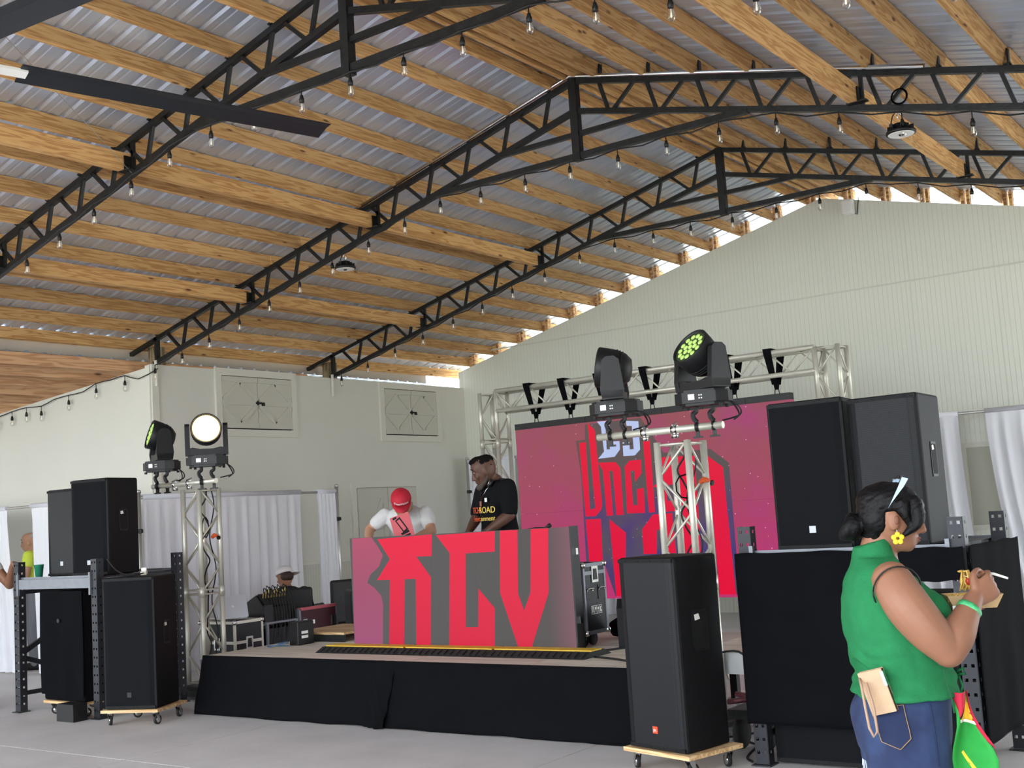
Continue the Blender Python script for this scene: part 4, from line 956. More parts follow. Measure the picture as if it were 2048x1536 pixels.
# floor monitor wedge
wd = thing('floor_monitor', 'black wedge floor monitor on the stage behind the tall right speaker', 'speaker', (-4.66, 8.05, .5), .5)
obj('cabinet', MB().prism([(-.2, 0), (.2, 0), (.2, .12), (-.02, .36), (-.2, .3)], lambda u, v, q: (q, u, v), -.24, .24), MAT['blackcab'], wd)
obj('grille', MB().prism([(.19, .14), (.0, .345), (.006, .352), (.196, .147)], lambda u, v, q: (q, u, v), -.22, .22), MAT['grille'], wd)
obj('badge', MB().prism([(-.03, .2), (.03, .2), (.03, .26), (-.03, .26)], lambda u, v, q: (.24+q, u, v), .001, .003), MAT['label'], wd)
bgx = thing('gear_bag', 'limp black gear bag on the stage behind the flight case', 'bag', (-5.0, 8.4, .5)); obj('body', MB().tube([(-.22, 0, .07), (-.1, .02, .1), (.1, -.01, .11), (.22, 0, .07)], [.06, .1, .1, .05], 12), MAT['cloth'], bgx, True); obj('strap', MB().tube([(-.15, 0, .15), (-.05, .02, .2), (.08, 0, .19), (.16, 0, .14)], .008, 6), MAT['cable'], bgx)

# DJ desk behind the screen with controller
dk = thing('dj_desk', 'black DJ desk hidden behind the wide LED screen', 'table', (-6.42, 7.99, .5))
obj('top', MB().b2((-.8, -.24, .82), (.8, .24, .85)), MAT['black'], dk)
for x in (-.74, .74):
    for y in (-.18, .18): obj('leg', MB().cyl((x, y, 0), (x, y, .82), .018, 8), MAT['steel'], dk)
ct = thing('dj_controller', 'DJ controller on the desk behind the LED screen', 'controller', (-6.1, 8.02, 1.35)); obj('body', MB().b2((-.35, -.17, 0), (.35, .17, .05)), MAT['black'], ct)
for x in (-.2, .2): obj('jog_wheel', MB().lathe([(.09, .05), (.088, .062), (.02, .064)], 24, None, (x, 0, 0)), MAT['rack'], ct, True)
tag(obj('microphone_boom', MB().tube([(-5.78, 7.95, 1.36), (-5.7, 7.93, 1.42), (-5.6, 7.93, 1.435), (-5.48, 7.9, 1.43), (-5.43, 7.9, 1.455)], [.01, .012, .01, .012, .02], 8), MAT['black'], smooth=True), 'small black gooseneck on the DJ desk beside the black-shirted man', 'microphone')
MAT['pinkprint'] = mat('laptop_pink', (190, 78, 86), .5)
lt = thing('dj_laptop', 'open laptop with a pink printed lid in front of the red-capped man', 'laptop', (-7.06, 8.0, 1.352), .45)
TLT = Matrix.Rotation(math.radians(-17), 3, 'Y')@Matrix.Rotation(math.radians(-14), 3, 'X')
obj('base', MB().b2((-.15, 0, 0), (.15, .22, .012)), MAT['rack'], lt)
ld = obj('lid', MB().prism([(-.092, .0), (.092, .0), (.092, .285), (-.092, .285)], lambda u, v, q: TLT@Vector((u, q, v)), -.006, .0), MAT['pinkprint'], lt)
for poly, dep in (([(-.07, .275), (-.03, .28), (-.03, .26), (-.065, .255)], 0), ([(-.05, .245), (.0, .265), (.05, .13), (.0, .11)], 0), ([(-.035, .235), (-.006, .245), (.034, .14), (.006, .128)], 1), ([(-.03, .115), (.05, .125), (.055, .1), (-.02, .095)], 0), ([(-.02, .085), (.06, .09), (.06, .072), (-.02, .068)], 0)):
    obj('lid_print', MB().prism(poly, lambda u, v, q: TLT@Vector((u, q, v)), -.0075-.0015*dep, -.006-.0015*dep), MAT['pinkprint' if dep else 'dark'], ld)

# ---------------- sound desk behind the stage, left
flight_case((-9.57, 8.085, 0), .0, .52, .36, .66, 'black flight case with silver edging carrying the silver laptop', rim='alu', split=.7, feet=0)
lp = thing('laptop', 'open silver laptop on a flight case behind the left tower', 'laptop', (-9.5, 8.06, .69), 1.25)
obj('base', MB().b2((-.16, 0, 0), (.16, .22, .012)), MAT['silver'], lp)
ML = Matrix.Rotation(math.radians(-12), 3, 'X'); lo = obj('lid', MB().prism([(-.16, .0), (.16, .0), (.155, .22), (-.155, .22)], lambda u, v, q: ML@Vector((u, q, v+.01)), -.006, 0), MAT['silver'], lp)
obj('sticker', MB().lathe([(.018, 0), (.018, .001)], 14, ML@Matrix.Rotation(PI/2, 3, 'X')@Matrix.Diagonal((1, 2, 1)), ML@Vector((-.1, -.007, .085))), mat('sticker_brown', (120, 84, 52), .6, 0, .5, 40), lo)
obj('lid_logo', MB().prism([(.0, -.012), (.01, -.012), (.016, -.002), (.012, .008), (.005, .01), (-.004, .01), (-.01, .004), (-.01, -.006), (-.005, -.012)], lambda u, v, q: ML@Vector((u, q, v+.12)), -.0072, -.006).prism([(.003, .012), (.01, .02), (.006, .012)], lambda u, v, q: ML@Vector((u, q, v+.12)), -.0072, -.006), MAT['white'], lo)
tb = thing('rack_case', 'open black equipment case full of cabled mixers behind the stage', 'case', (-9.52, 8.515, 0))
obj('shelf', MB().b2((-.24, -.22, .6), (.24, .22, .62)), MAT['rackgrey'], tb)
for x in (-.23, .23):
    for y in (-.2, .2): obj('leg', MB().b2((x-.012, y-.012, 0), (x+.012, y+.012, .6)), MAT['rackgrey'], tb)
obj('lower_unit', MB().b2((-.2, -.18, .1), (.2, .18, .55)), MAT['caseblack'], tb); obj('front_lid', MB().b2((.2, -.215, .621), (.215, -.1, .79)), MAT['caseblack'], tb)
mx = thing('mixer', 'black mixing console tipped up with cables plugged into its back', 'mixer', (-9.49, 8.515, .622))
obj('body', MB().prism([(-.12, 0), (.12, 0), (.14, .14), (.02, .27), (-.12, .2)], lambda u, v, q: (u, q, v), -.18, .2), MAT['black'], mx)
obj('rear_panel', MB().prism([(.142, .15), (.025, .275), (.03, .28), (.148, .155)], lambda u, v, q: (u, q, v), -.16, .18), MAT['rack'], mx)
for k in range(9):
    y = -.13+.038*k; c = obj('plug', MB().cyl((.07, y, .235), (.085, y, .285+.02*(k % 3)), .007, 6), mat('brass_%d' % k, (214, 186, 120), .3, .8) if k == 0 else bpy.data.materials['brass_0'], mx)
    obj('cable', MB().tube(smooth_path([(.085, y, .285+.02*(k % 3)), (.1, y, .34+.02*(k % 2)), (.17, y+.02, .22), (.19, y+.03, .0), (.2, y+.05*(k % 3-1), -.25)]), .005, 6), MAT['cable'], c)
rc = thing('case_lid', 'wine-red case lid with pale edging leaning beside the mixer', 'case', (-9.3, 9.03, .0), 0)
obj('panel', MB().b2((-.02, -.27, .34), (.02, .27, .7)), MAT['casered'], rc); obj('stand', MB().b2((-.1, -.25, 0), (.1, .25, .335)), MAT['caseblack'], rc)
for y in (-.27, .27): obj('edge', MB().b2((-.026, y-.014, .33), (.026, y+.014, .71)), MAT['rackgrey'], rc)
obj('edge', MB().b2((-.026, -.27, .69), (.026, .27, .72)), MAT['redrim'], rc)
for y in (-.2, .22): obj('latch', MB().b2((.02, y-.03, .5), (.03, y+.03, .6)), MAT['chrome'], rc)
obj('label_plate', MB().b2((.021, -.16, .54), (.024, -.06, .58)), MAT['white'], rc)
up = thing('power_unit', 'small black power unit with pale labels at the left edge of the stage', 'box', (-8.1, 7.66, .5)); obj('body', bevel_box((.12, .2, .21), .01), MAT['black'], up, loc=(0, 0, .105))
for z in (.06, .1): obj('label_sticker', MB().b2((.061, -.06, z), (.063, .02, z+.025)), MAT['white'], up)
tag(obj('network_cable', MB().tube(smooth_path([(-8.1, 7.5, .508), (-8.3, 7.45, .51), (-8.2, 7.35, .515), (-8.05, 7.42, .54), (-8.15, 7.52, .53), (-8.36, 7.6, .51), (-8.43, 7.78, .508)]), .005, 6), mat('blue_cable', (70, 98, 130), .5), smooth=True), 'thin blue network cable looped on the left edge of the stage', 'cable')
def office_chair(loc, rz, label, bh=.78):
    t = thing('office_chair', label, 'chair', loc, rz, group='black office chairs')
    obj('seat', bevel_box((.48, .46, .08), .03, 3), MAT['black'], t, loc=(0, 0, .45)); obj('backrest', bevel_box((.46, .07, .5), .03, 3), MAT['black'], t, loc=(0, .24, bh))
    obj('column', MB().cyl((0, 0, .08), (0, 0, .42), .025, 10), MAT['chrome'], t, True)
    for k in range(5):
        a = k*2*PI/5; o = obj('base_spoke', MB().bar((0, 0, .09), (.28*math.cos(a), .28*math.sin(a), .06), .04, .03), MAT['black'], t); obj('caster', MB().ell((.28*math.cos(a), .28*math.sin(a), .03), (.03, .03, .03), 10, 6), MAT['black'], o)
    for x in (-.26, .26): obj('armrest', MB().tube([(x, .18, .45), (x, .2, .6), (x, .05, .66), (x, -.18, .64)], .018, 8), MAT['black'], t, True)
office_chair((-9.02, 9.6, 0), 2.5, 'black office chair beside the LED screen, behind the stage', .6)
office_chair((-9.86, 9.14, 0), 4.13, 'black office chair under the seated man in the white cap', .66)
office_chair((-9.98, 10.1, 0), 4.3, 'black office chair with broad back, right of the seated man', .68)
# ---------------- things on the left rack and speaker tops
pw = thing('power_strip', 'beige power strip with plugs on top of the tall left speaker', 'power strip', (-8.82, 6.5, 1.238), .9); obj('body', bevel_box((.05, .3, .035), .006), mat('beige_plastic', (206, 200, 184), .5), pw, loc=(0, 0, .0175))
for k in range(3): obj('plug', MB().b2((-.02, -.11+.09*k, .035), (.02, -.07+.09*k, .06)), MAT['white'], pw)
obj('lead', MB().tube(smooth_path([(0, -.15, .018), (-.05, -.25, .012), (-.12, -.28, .01), (-.22, -.2, .06), (-.3, -.12, .16)]), .006, 6), MAT['cable'], pw)
cp = thing('plastic_cup', 'green plastic cup on the corner of the left rack', 'cup', (-10.44, 6.5, 1.242)); obj('wall', MB().lathe([(.03, 0), (.032, .002), (.045, .12), (.048, .122), (.046, .118), (.031, .006)], 20), mat('green_cup', (42, 122, 96), .4), cp, True); obj('rim', MB().lathe([(.046, .118), (.049, .12), (.046, .124)], 20), mat('green_cup_rim', (60, 140, 110), .4), cp, True)
# ---------------- loose cables
for pts, lab in (([(-5.1, 7.7, .508), (-5.0, 7.62, .508), (-4.82, 7.6, .508), (-4.76, 7.7, .508), (-4.7, 7.8, .508)], 'black cable curving over the stage beside the flight case'), ([(-4.68, 7.26, .508), (-4.5, 7.2, .508), (-4.3, 7.1, .508), (-4.16, 7.05, .508)], 'black cable leaving the right end of the cable ramp'),
    ([(-3.86, 7.55, .51), (-3.7, 7.58, .52), (-3.6, 7.56, .42), (-3.52, 7.5, .25), (-3.5, 7.46, .05), (-3.6, 7.3, .008), (-3.8, 7.2, .008)], 'black cable hanging off the stage behind the tall right speaker'), ([(-3.55, 7.2, .008), (-3.35, 7.05, .008), (-3.3, 6.9, .03), (-3.28, 6.72, .008), (-3.2, 6.62, .008)], 'black cable on the floor between the stage and the right rack')):
    tag(obj('loose_cable', MB().tube(smooth_path(pts), .008, 6), MAT['cable'], smooth=True), lab, 'cable', 'loose cables')
cr = thing('equipment_cart', 'low black cart with a large wheel behind the tall right speaker', 'cart', (-3.34, 7.0, 0), .0); obj('frame', MB().b2((-.12, -.14, .2), (.12, .14, .26)), MAT['steel'], cr); obj('handle', MB().tube([(-.13, -.1, .3), (.13, -.1, .34)], .018, 8).tube([(-.13, .02, .33), (.13, .0, .3)], .018, 8), mat('wine_tube', (96, 50, 58), .4, .4), cr, True); 
for x in (-.09, .09): obj('wheel', MB().lathe([(.02, -.025), (.085, -.025), (.1, -.01), (.1, .01), (.085, .025), (.02, .025)], 20, Matrix.Rotation(PI/2, 3, 'Y'), (x, -.02, .1)), MAT['rubber'], cr, True)
ld2 = thing('aluminium_stand', 'folded aluminium stand leaning behind the right of the stage', 'stand', (-4.9, 9.6, 0)); obj('leg', MB().bar((0, 0, .0), (-.5, .3, 1.0), .05, .025), MAT['alu'], ld2); obj('leg', MB().bar((.12, 0, .0), (-.38, .3, 1.0), .05, .025), MAT['alu'], ld2); obj('step', MB().bar((-.1, .06, .2), (.02, .06, .2), .05, .02), MAT['alu'], ld2)
# ================================================================== people
def limb(m, pts, rs, n=14, k=5):
    v = [Vector((*p, r)) for p, r in zip(pts, rs)]; c = crom(v, k)
    P = [Vector(q[:3]) for q in c]; R_ = [max(q[3], .002) for q in c]
    d0 = (P[0]-P[1]).normalized(); d1 = (P[-1]-P[-2]).normalized()
    pre = [(P[0]+d0*R_[0]*s, R_[0]*math.sqrt(max(0, 1-s*s))+.0004) for s in (.98, .8, .5)]
    post = [(P[-1]+d1*R_[-1]*s, R_[-1]*math.sqrt(max(0, 1-s*s))+.0004) for s in (.5, .8, .98)]
    m.tube([p for p, _ in pre]+P+[p for p, _ in post], [r for _, r in pre]+R_+[r for _, r in post], n)
def rings(m, secs, n=24, e=2.4, k=4):
    """secs: (centre, axis_a, axis_b, half_a, half_b); lofted superellipses"""
    V = [[Vector(s[0]), Vector(s[1]).normalized(), Vector(s[2]).normalized(), s[3], s[4]] for s in secs]
    cs = crom([v[0] for v in V], k); aa = crom([v[1] for v in V], k); bb = crom([v[2] for v in V], k); hs = crom([Vector((v[3], v[4], 0)) for v in V], k)
    vs = []; N_ = len(cs)
    for c, a, b, h in zip(cs, aa, bb, hs):
        for j in range(n):
            t = 2*PI*j/n; ct, st_ = math.cos(t), math.sin(t)
            vs.append(c+a*(h.x*math.copysign(abs(ct)**(2/e), ct))+b*(h.y*math.copysign(abs(st_)**(2/e), st_)))
    fs = [(i*n+j, i*n+(j+1) % n, (i+1)*n+(j+1) % n, (i+1)*n+j) for i in range(N_-1) for j in range(n)]
    fs += [tuple(range(n-1, -1, -1)), tuple((N_-1)*n+j for j in range(n))]
    m.add(vs, fs)
def fuse(m, voxel=.007, smooth=4, disp=None):
    me = m.mesh('fused'); o = bpy.data.objects.new('fused', me)
    r = o.modifiers.new('r', 'REMESH'); r.mode = 'VOXEL'; r.voxel_size = voxel
    s = o.modifiers.new('s', 'SMOOTH'); s.factor = .5; s.iterations = smooth
    out = evaluated(o)
    if disp:
        n = len(out.vertices); co = [0.0]*(3*n); no = [0.0]*(3*n); out.vertices.foreach_get('co', co); out.vertices.foreach_get('normal', no)
        for i in range(n): co[3*i:3*i+3] = disp(Vector(co[3*i:3*i+3]), Vector(no[3*i:3*i+3]))
        out.vertices.foreach_set('co', co); out.update()
    for p in out.polygons: p.use_smooth = True
    return out
HEAD = [(.097, .02, -.03, .022), (.087, .058, -.068, .052), (.06, .082, -.09, .069), (.03, .089, -.098, .075), (0, .087, -.097, .075), (-.03, .083, -.09, .072), (-.055, .081, -.074, .066), (-.08, .08, -.045, .058), (-.1, .076, -.01, .046), (-.114, .062, .012, .028)]
def frame_of(fwd, up):
    f = Vector(fwd).normalized(); u = Vector(up); u = (u-f*u.dot(f)).normalized(); l = u.cross(f)
    return Matrix((f, l, u)).transposed()
def head_mesh(m, C, R3, s=1.0, beard=0):
    C = Vector(C); T = lambda p: C+R3@(Vector(p)*s)
    rings(m, [(T(((a+b)/2, 0, z)), R3@Vector((1,0,0)), R3@Vector((0,1,0)), (a-b)/2*s, ry*s) for z, a, b, ry in HEAD], 24, 2.2, 3)
    limb(m, [T((.085, 0, .008)), T((.096, 0, -.02)), T((.101, 0, -.042))], [.007*s, .009*s, .013*s], 10)
    for y in (-.012, .012): m.ell(T((.09, y, -.047)), (.011*s, .009*s, .008*s), 8, 6)
    m.ell(T((.083, 0, -.068)), (.009*s, .022*s, .006*s), 10, 6, R3); m.ell(T((.081, 0, -.08)), (.01*s, .02*s, .007*s), 10, 6, R3)
    for y in (-1, 1):
        m.ell(T((-.004, y*.078, -.018)), (.019*s, .008*s, .032*s), 10, 8, R3)
        m.ell(T((.072, y*.032, .022)), (.016*s, .024*s, .008*s), 8, 6, R3); m.ell(T((.066, y*.045, -.03)), (.02*s, .02*s, .022*s), 8, 6, R3)
def face_parts(body, C, R3, s, brow, lip):
    C = Vector(C); T = lambda p: C+R3@(Vector(p)*s)
    for y in (-1, 1):
        e = obj('eye', MB().ell(T((.0755, y*.031, .004)), (.0115*s, .0125*s, .007*s), 12, 8, R3), MAT['eyewhite'], body, True)
        obj('iris', MB().ell(T((.0845, y*.031, .003)), (.0035*s, .006*s, .006*s), 10, 6, R3), MAT['iris'], e, True)
        obj('eyebrow', MB().tube([T((.085, y*.016, .027)), T((.088, y*.033, .033)), T((.078, y*.052, .026))], [.003*s, .0045*s, .002*s], 8), brow, body, True)
    obj('lips', MB().ell(T((.0885, 0, -.0685)), (.0055*s, .021*s, .0045*s), 12, 6, R3).ell(T((.0875, 0, -.077)), (.0055*s, .018*s, .0045*s), 12, 6, R3), lip, body, True)
def hand(m, W, D, N, s=1.0, curl=.5, side=1, spread=.12, thumb=.6):
    """W wrist, D pointing direction, N palm normal; side +1: thumb towards N x D"""
    W = Vector(W); D = Vector(D).normalized(); N = Vector(N); N = (N-D*N.dot(D)).normalized(); A = D.cross(N)*side
    rings(m, [(W, A, N, .026*s, .019*s), (W+D*.03*s, A, N, .034*s, .018*s), (W+D*.065*s, A, N, .041*s, .016*s), (W+D*.092*s, A, N, .04*s, .013*s)], 14, 2.5, 3)
    for k, (o, L_) in enumerate(((.03, .068), (.0105, .078), (-.0095, .073), (-.029, .056))):
        p = W+D*.088*s+A*o*s; d = (D+A*spread*(o/.03)).normalized(); c = curl*(1+.1*k); pts = [p]; ang_ = c*.55
        for q in (.45, .32, .25):
            d2 = d*math.cos(ang_)+N*math.sin(ang_); p = p+d2*L_*q*s; pts.append(p); ang_ += c*.95
        limb(m, pts, [.0095*s, .0088*s, .008*s, .0068*s], 10, 3)
    p = W+D*.03*s+A*.03*s; d = (D*.62+A*.7+N*.35*thumb).normalized(); d2 = (D*.9+A*(.3-.3*thumb)+N*.5*thumb).normalized(); d3 = (D*.85+A*(.1-.5*thumb)+N*.6*thumb).normalized()
    limb(m, [p, p+d*.035*s, p+d*.035*s+d2*.032*s, p+d*.035*s+d2*.032*s+d3*.026*s], [.014*s, .0115*s, .01*s, .008*s], 10, 3)

MAT['eyewhite'] = mat('eye_white', (128, 116, 106), .3); MAT['iris'] = mat('iris_dark', (36, 22, 16), .2)
SKIN = {k: mat('skin_'+k, c, .5, 0, .06, 9, spec=.35) for k, c in dict(tan=(142, 98, 76), brown=(84, 56, 44), fair=(184, 138, 112), mid=(136, 94, 72)).items()}
LIPS = {k: mat('lips_'+k, c, .4) for k, c in dict(tan=(134, 76, 70), brown=(92, 58, 52), fair=(182, 118, 108), mid=(120, 76, 68)).items()}
MAT['hairblack'] = mat('black_hair', (8, 7, 9), .42, 0, .5, 30, .3, 160, stretch=(3, 3, .5), spec=.18)
MAT['hairdj'] = mat('dark_curls', (20, 17, 15), .85, 0, .4, 60, .6, 120, spec=.08)
MAT['hairbrown'] = mat('brown_hair', (52, 36, 28), .5, 0, .3, 40, .4, 140)
MAT['beard'] = mat('grey_beard', (72, 62, 55), .8, 0, .4, 60, .5, 160)

def person(name, label, loc, rz, J, skin, top, bottom, sleeve=.75, shoe='black', s=1.0, voxel=.009, curl=(.5, .5), palms=None, hdirs=None, extra=None):
    """J: joints in local coordinates (x forward, y left)"""
    t = thing(name, label, 'person', loc, rz); G = {k: Vector(v) for k, v in J.items()}; m = MB()
    hd = G['head']; R3 = frame_of(G['look'], G.get('headup', (0, 0, 1)))
    head_mesh(m, hd, R3, s*1.05)
    limb(m, [hd+R3@Vector((-.025, 0, -.05)), (hd+G['neck'])/2+Vector((-.01, 0, -.02)), G['neck']], [.056*s, .056*s, .066*s])
    shl = (G['shl']-G['shr']); side = shl.normalized(); W_ = shl.length/2
    ch = (G['shl']+G['shr'])/2; pv = G['pelvis']; upv = (ch-pv).normalized(); fw = side.cross(upv).normalized()
    def torso(mm, k, lo=0):
        rings(mm, [(pv-upv*.09, side, fw, .145*s*k, .1*s*k), (pv+upv*.0, side, fw, .165*s*k, .118*s*k), (pv.lerp(ch, .35), side, fw, .15*s*k, .112*s*k), (pv.lerp(ch, .65), side, fw, .162*s*k, .122*s*k), (pv.lerp(ch, .9), side, fw, (W_*.92)*k, .105*s*k), (ch+upv*.035, side, fw, (W_*.72)*k, .075*s*k), (ch+upv*.075, side, fw, .075*s*k, .062*s*k)], 24, 2.5)
    torso(m, 1.0)
    for a in 'lr':
        limb(m, [G['sh'+a], G['sh'+a].lerp(G['el'+a], .5), G['el'+a]], [.06*s, .052*s, .043*s]); limb(m, [G['el'+a], G['el'+a].lerp(G['wr'+a], .35), G['wr'+a]], [.044*s, .043*s, .028*s])
        d = Vector(hdirs[a]) if hdirs else (G['wr'+a]-G['el'+a]); n = Vector(palms[a]) if palms else Vector((0, 0, -1))
        hand(m, G['wr'+a], d, n, s, curl[0 if a == 'l' else 1], 1 if a == 'l' else -1)
        limb(m, [G['hip'+a], G['hip'+a].lerp(G['kn'+a], .5), G['kn'+a]], [.09*s, .078*s, .058*s]); limb(m, [G['kn'+a], G['kn'+a].lerp(G['an'+a], .35), G['an'+a]], [.056*s, .054*s, .036*s])
    b = obj('body', fuse(m, voxel, 3), SKIN[skin], t)
    face_parts(b, hd, R3, s*1.05, MAT['hairblack'] if skin != 'fair' else MAT['hairbrown'], LIPS[skin])
    c = MB(); torso(c, 1.075)
    for a in 'lr':
        e = G['sh'+a].lerp(G['el'+a], sleeve); limb(c, [G['sh'+a], G['sh'+a].lerp(e, .5), e], [.071*s, .07*s, .068*s])
        if sleeve >= 1: limb(c, [G['el'+a], G['el'+a].lerp(G['wr'+a], .9)], [.056*s, .042*s])
    shirt = obj('shirt', fuse(c, voxel, 3, lambda p, n: p+n*.006*noise.noise(p*11)), top, t)
    q = MB(); rings(q, [(pv-upv*.1, side, fw, .16*s, .115*s), (pv-upv*.0, side, fw, .176*s, .128*s), (pv+upv*.06, side, fw, .168*s, .125*s)], 24, 2.5)
    for a in 'lr':
        limb(q, [G['hip'+a], G['hip'+a].lerp(G['kn'+a], .5), G['kn'+a]], [.102*s, .09*s, .07*s]); limb(q, [G['kn'+a], G['kn'+a].lerp(G['an'+a], .4), G['an'+a]], [.069*s, .066*s, .056*s])
    obj('trousers', fuse(q, voxel, 3), bottom, t)
    for a in 'lr':
        an = G['an'+a]; f = Vector(J.get('toe', (1, 0, 0))).normalized()
        obj('shoe', fuse(shoe_mb(an, f, s), .008, 3), MAT['rubber'], t)
    return t, b, R3, hd, shirt
def shoe_mb(an, f, s):
    m = MB(); limb(m, [Vector((an.x, an.y, .05))-f*.04*s, Vector((an.x, an.y, .045))+f*.06*s, Vector((an.x, an.y, .035))+f*.17*s], [.046*s, .044*s, .032*s]); limb(m, [Vector((an.x, an.y, an.z+.02)), Vector((an.x, an.y, .05))], [.05*s, .046*s]); return m

# ---------------------------------------------------------------- woman in the green top
WZ = math.radians(26)
wo = thing('person', 'woman in a sleeveless green top and denim shorts eating from a paper tray', 'person', (-1.26, 3.74, 0), WZ)
X_, Y_, Z_ = Vector((1,0,0)), Vector((0,1,0)), Vector((0,0,1))
HC = Vector((.0, 0, 1.487)); HR = frame_of((1, .06, -.10), (0, 0, 1))
m = MB(); head_mesh(m, HC, HR, .98)
limb(m, [(-.03, 0, 1.44), (-.045, 0, 1.39), (-.055, 0, 1.34)], [.054, .056, .07])
def sec(z, back, front, hw): return (((back+front)/2, 0, z), X_, Y_, (front-back)/2, hw)
TORSO = [sec(.80, -.155, .10, .175), sec(.87, -.168, .107, .188), sec(.93, -.15, .118, .178), sec(1.0, -.142, .125, .168), sec(1.08, -.152, .125, .172), sec(1.16, -.162, .13, .182), sec(1.23, -.162, .1, .18), sec(1.29, -.15, .05, .158), sec(1.335, -.13, .008, .118), sec(1.365, -.11, -.012, .075)]
rings(m, TORSO, 28, 2.4)
# right arm (towards the camera), bent up to the mouth side
limb(m, [(-.035, -.168, 1.292), (-.005, -.208, 1.225), (.045, -.222, 1.15), (.098, -.218, 1.088)], [.062, .068, .063, .05], 18)
limb(m, [(.098, -.218, 1.088), (.13, -.2, 1.13), (.165, -.17, 1.178), (.198, -.135, 1.224)], [.05, .052, .04, .028], 18)
hand(m, (.196, -.137, 1.222), (.78, .42, .46), (-.45, .82, -.05), .98, 1.25, 1, .05, .9)
# left arm, supporting the tray from below
limb(m, [(-.035, .168, 1.292), (-.005, .205, 1.22), (.035, .21, 1.14), (.07, .2, 1.08)], [.068, .066, .058, .046], 16)
limb(m, [(.07, .2, 1.08), (.1, .16, 1.115), (.125, .115, 1.15), (.15, .075, 1.175)], [.046, .045, .036, .026], 16)
hand(m, (.15, .078, 1.172), (.62, -.76, .06), (-.1, .1, 1), .96, .35, -1, .2, .2)
for y in (-1, 1):
    limb(m, [(-.03, y*.092, .84), (-.02, y*.098, .68), (-.005, y*.092, .47)], [.092, .09, .064], 18); limb(m, [(-.005, y*.092, .47), (-.03, y*.092, .34), (-.03, y*.09, .09)], [.064, .06, .038], 16)
    limb(m, [(-.05, y*.09, .05), (.03, y*.095, .045), (.12, y*.1, .03)], [.04, .038, .026])
wb = obj('body', fuse(m, .005, 3), SKIN['tan'], wo)
face_parts(wb, HC, HR, .98, MAT['hairblack'], LIPS['tan'])
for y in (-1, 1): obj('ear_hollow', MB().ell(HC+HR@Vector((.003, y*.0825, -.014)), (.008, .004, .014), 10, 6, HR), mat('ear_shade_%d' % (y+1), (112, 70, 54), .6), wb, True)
# hair: cap, swept fringe, side locks, twisted low bun
m = MB(); T = lambda p: HC+HR@Vector(p)
m.ell(T((-.008, 0, .04)), (.1, .084, .068), 20, 12, HR); m.ell(T((-.045, 0, -.005)), (.062, .077, .075), 18, 10, HR); m.ell(T((-.05, 0, -.05)), (.04, .055, .045), 16, 10, HR)
m.ell(T((.058, 0, .03)), (.044, .07, .042), 16, 10, HR); m.ell(T((.075, -.02, .005)), (.026, .052, .035), 14, 8, HR)
for y in (-1, 1):
    limb(m, [T((.06, y*.06, .04)), T((.07, y*.073, .0)), T((.058, y*.078, -.03)), T((.032, y*.078, -.055)), T((.02, y*.075, -.066))], [.026, .022, .016, .009, .003], 12)
    limb(m, [T((.02, y*.072, .03)), T((.03, y*.08, -.0)), T((.045, y*.08, -.025))], [.026, .016, .008], 12)
hairm = lambda p, n: p+n*(.002*noise.noise(Vector((p.x*60-p.z*120, p.y*60, p.z*16+p.x*20)))+.003*noise.noise(p*30))
obj('hair', fuse(m, .004, 3, hairm), MAT['hairblack'], wo)
m = MB(); B = T((-.112, 0, -.04))
for k in range(3):
    a0_ = k*2.1; limb(m, [B+Vector((.012*math.sin(a0_+q*.9)*1.2+.018*(k-1), .022*math.cos(a0_+q*.9), .026*math.sin(q*.9+a0_))) for q in range(7)], [.016, .02, .021, .02, .021, .019, .014], 12)
m.ell(B, (.036, .034, .032), 14, 9)
limb(m, [T((-.075, 0, -.03)), B], [.03, .026], 12)
obj('hair_bun', fuse(m, .0035, 2, lambda p, n: p+n*.0015*noise.noise(Vector((p.x*150, p.y*60, p.z*150)))), MAT['hairblack'], wo)
# green sleeveless top with stand collar, hem, seams
MAT['green'] = mat('green_linen', (40, 116, 72), .85, 0, .10, 16, .35, 240, spec=.08)
def grow(secs, dx, dy, z0, z1):
    return [(c, a, b, ha+dx, hb+dy) for (c, a, b, ha, hb) in secs if z0 <= c[2] <= z1]
m = MB()
TOPS = [sec(.94, -.172, .15, .208), sec(.955, -.168, .147, .205), sec(.985, -.16, .142, .194), sec(1.03, -.158, .14, .184), sec(1.09, -.168, .142, .186), sec(1.16, -.176, .146, .192), sec(1.23, -.175, .116, .19), sec(1.29, -.162, .064, .181), sec(1.33, -.142, .024, .152), sec(1.36, -.124, .0, .098)]
rings(m, TOPS, 32, 2.35)
rings(m, [((-.062, 0, 1.352), X_, Y_, .066, .084), ((-.063, 0, 1.385), Vector((1, 0, .25)), Y_, .062, .074), ((-.066, 0, 1.408), Vector((1, 0, .3)), Y_, .057, .068)], 24, 2.1)
m.ell((.085, -.075, 1.185), (.058, .07, .065), 14, 9); m.ell((.085, .075, 1.185), (.058, .07, .065), 14, 9)
def wrinkle(p, n):
    w = max(0, 1-abs(p.z-1.02)/.1)
    return p+n*(.007*w*math.sin(p.z*100+p.x*22+6*noise.noise(p*7))*(.4+abs(noise.noise(p*4+Vector((3,1,2)))))+.005*noise.noise(Vector((p.x*22+p.z*9, p.y*8, p.z*5)))+.005*noise.noise(p*9)+.0035*noise.noise(Vector((p.x*6, p.y*6, p.z*26))))
gt = obj('top', fuse(m, .006, 3, wrinkle), MAT['green'], wo)
MAT['seam'] = mat('green_seam', (24, 82, 50), .9)
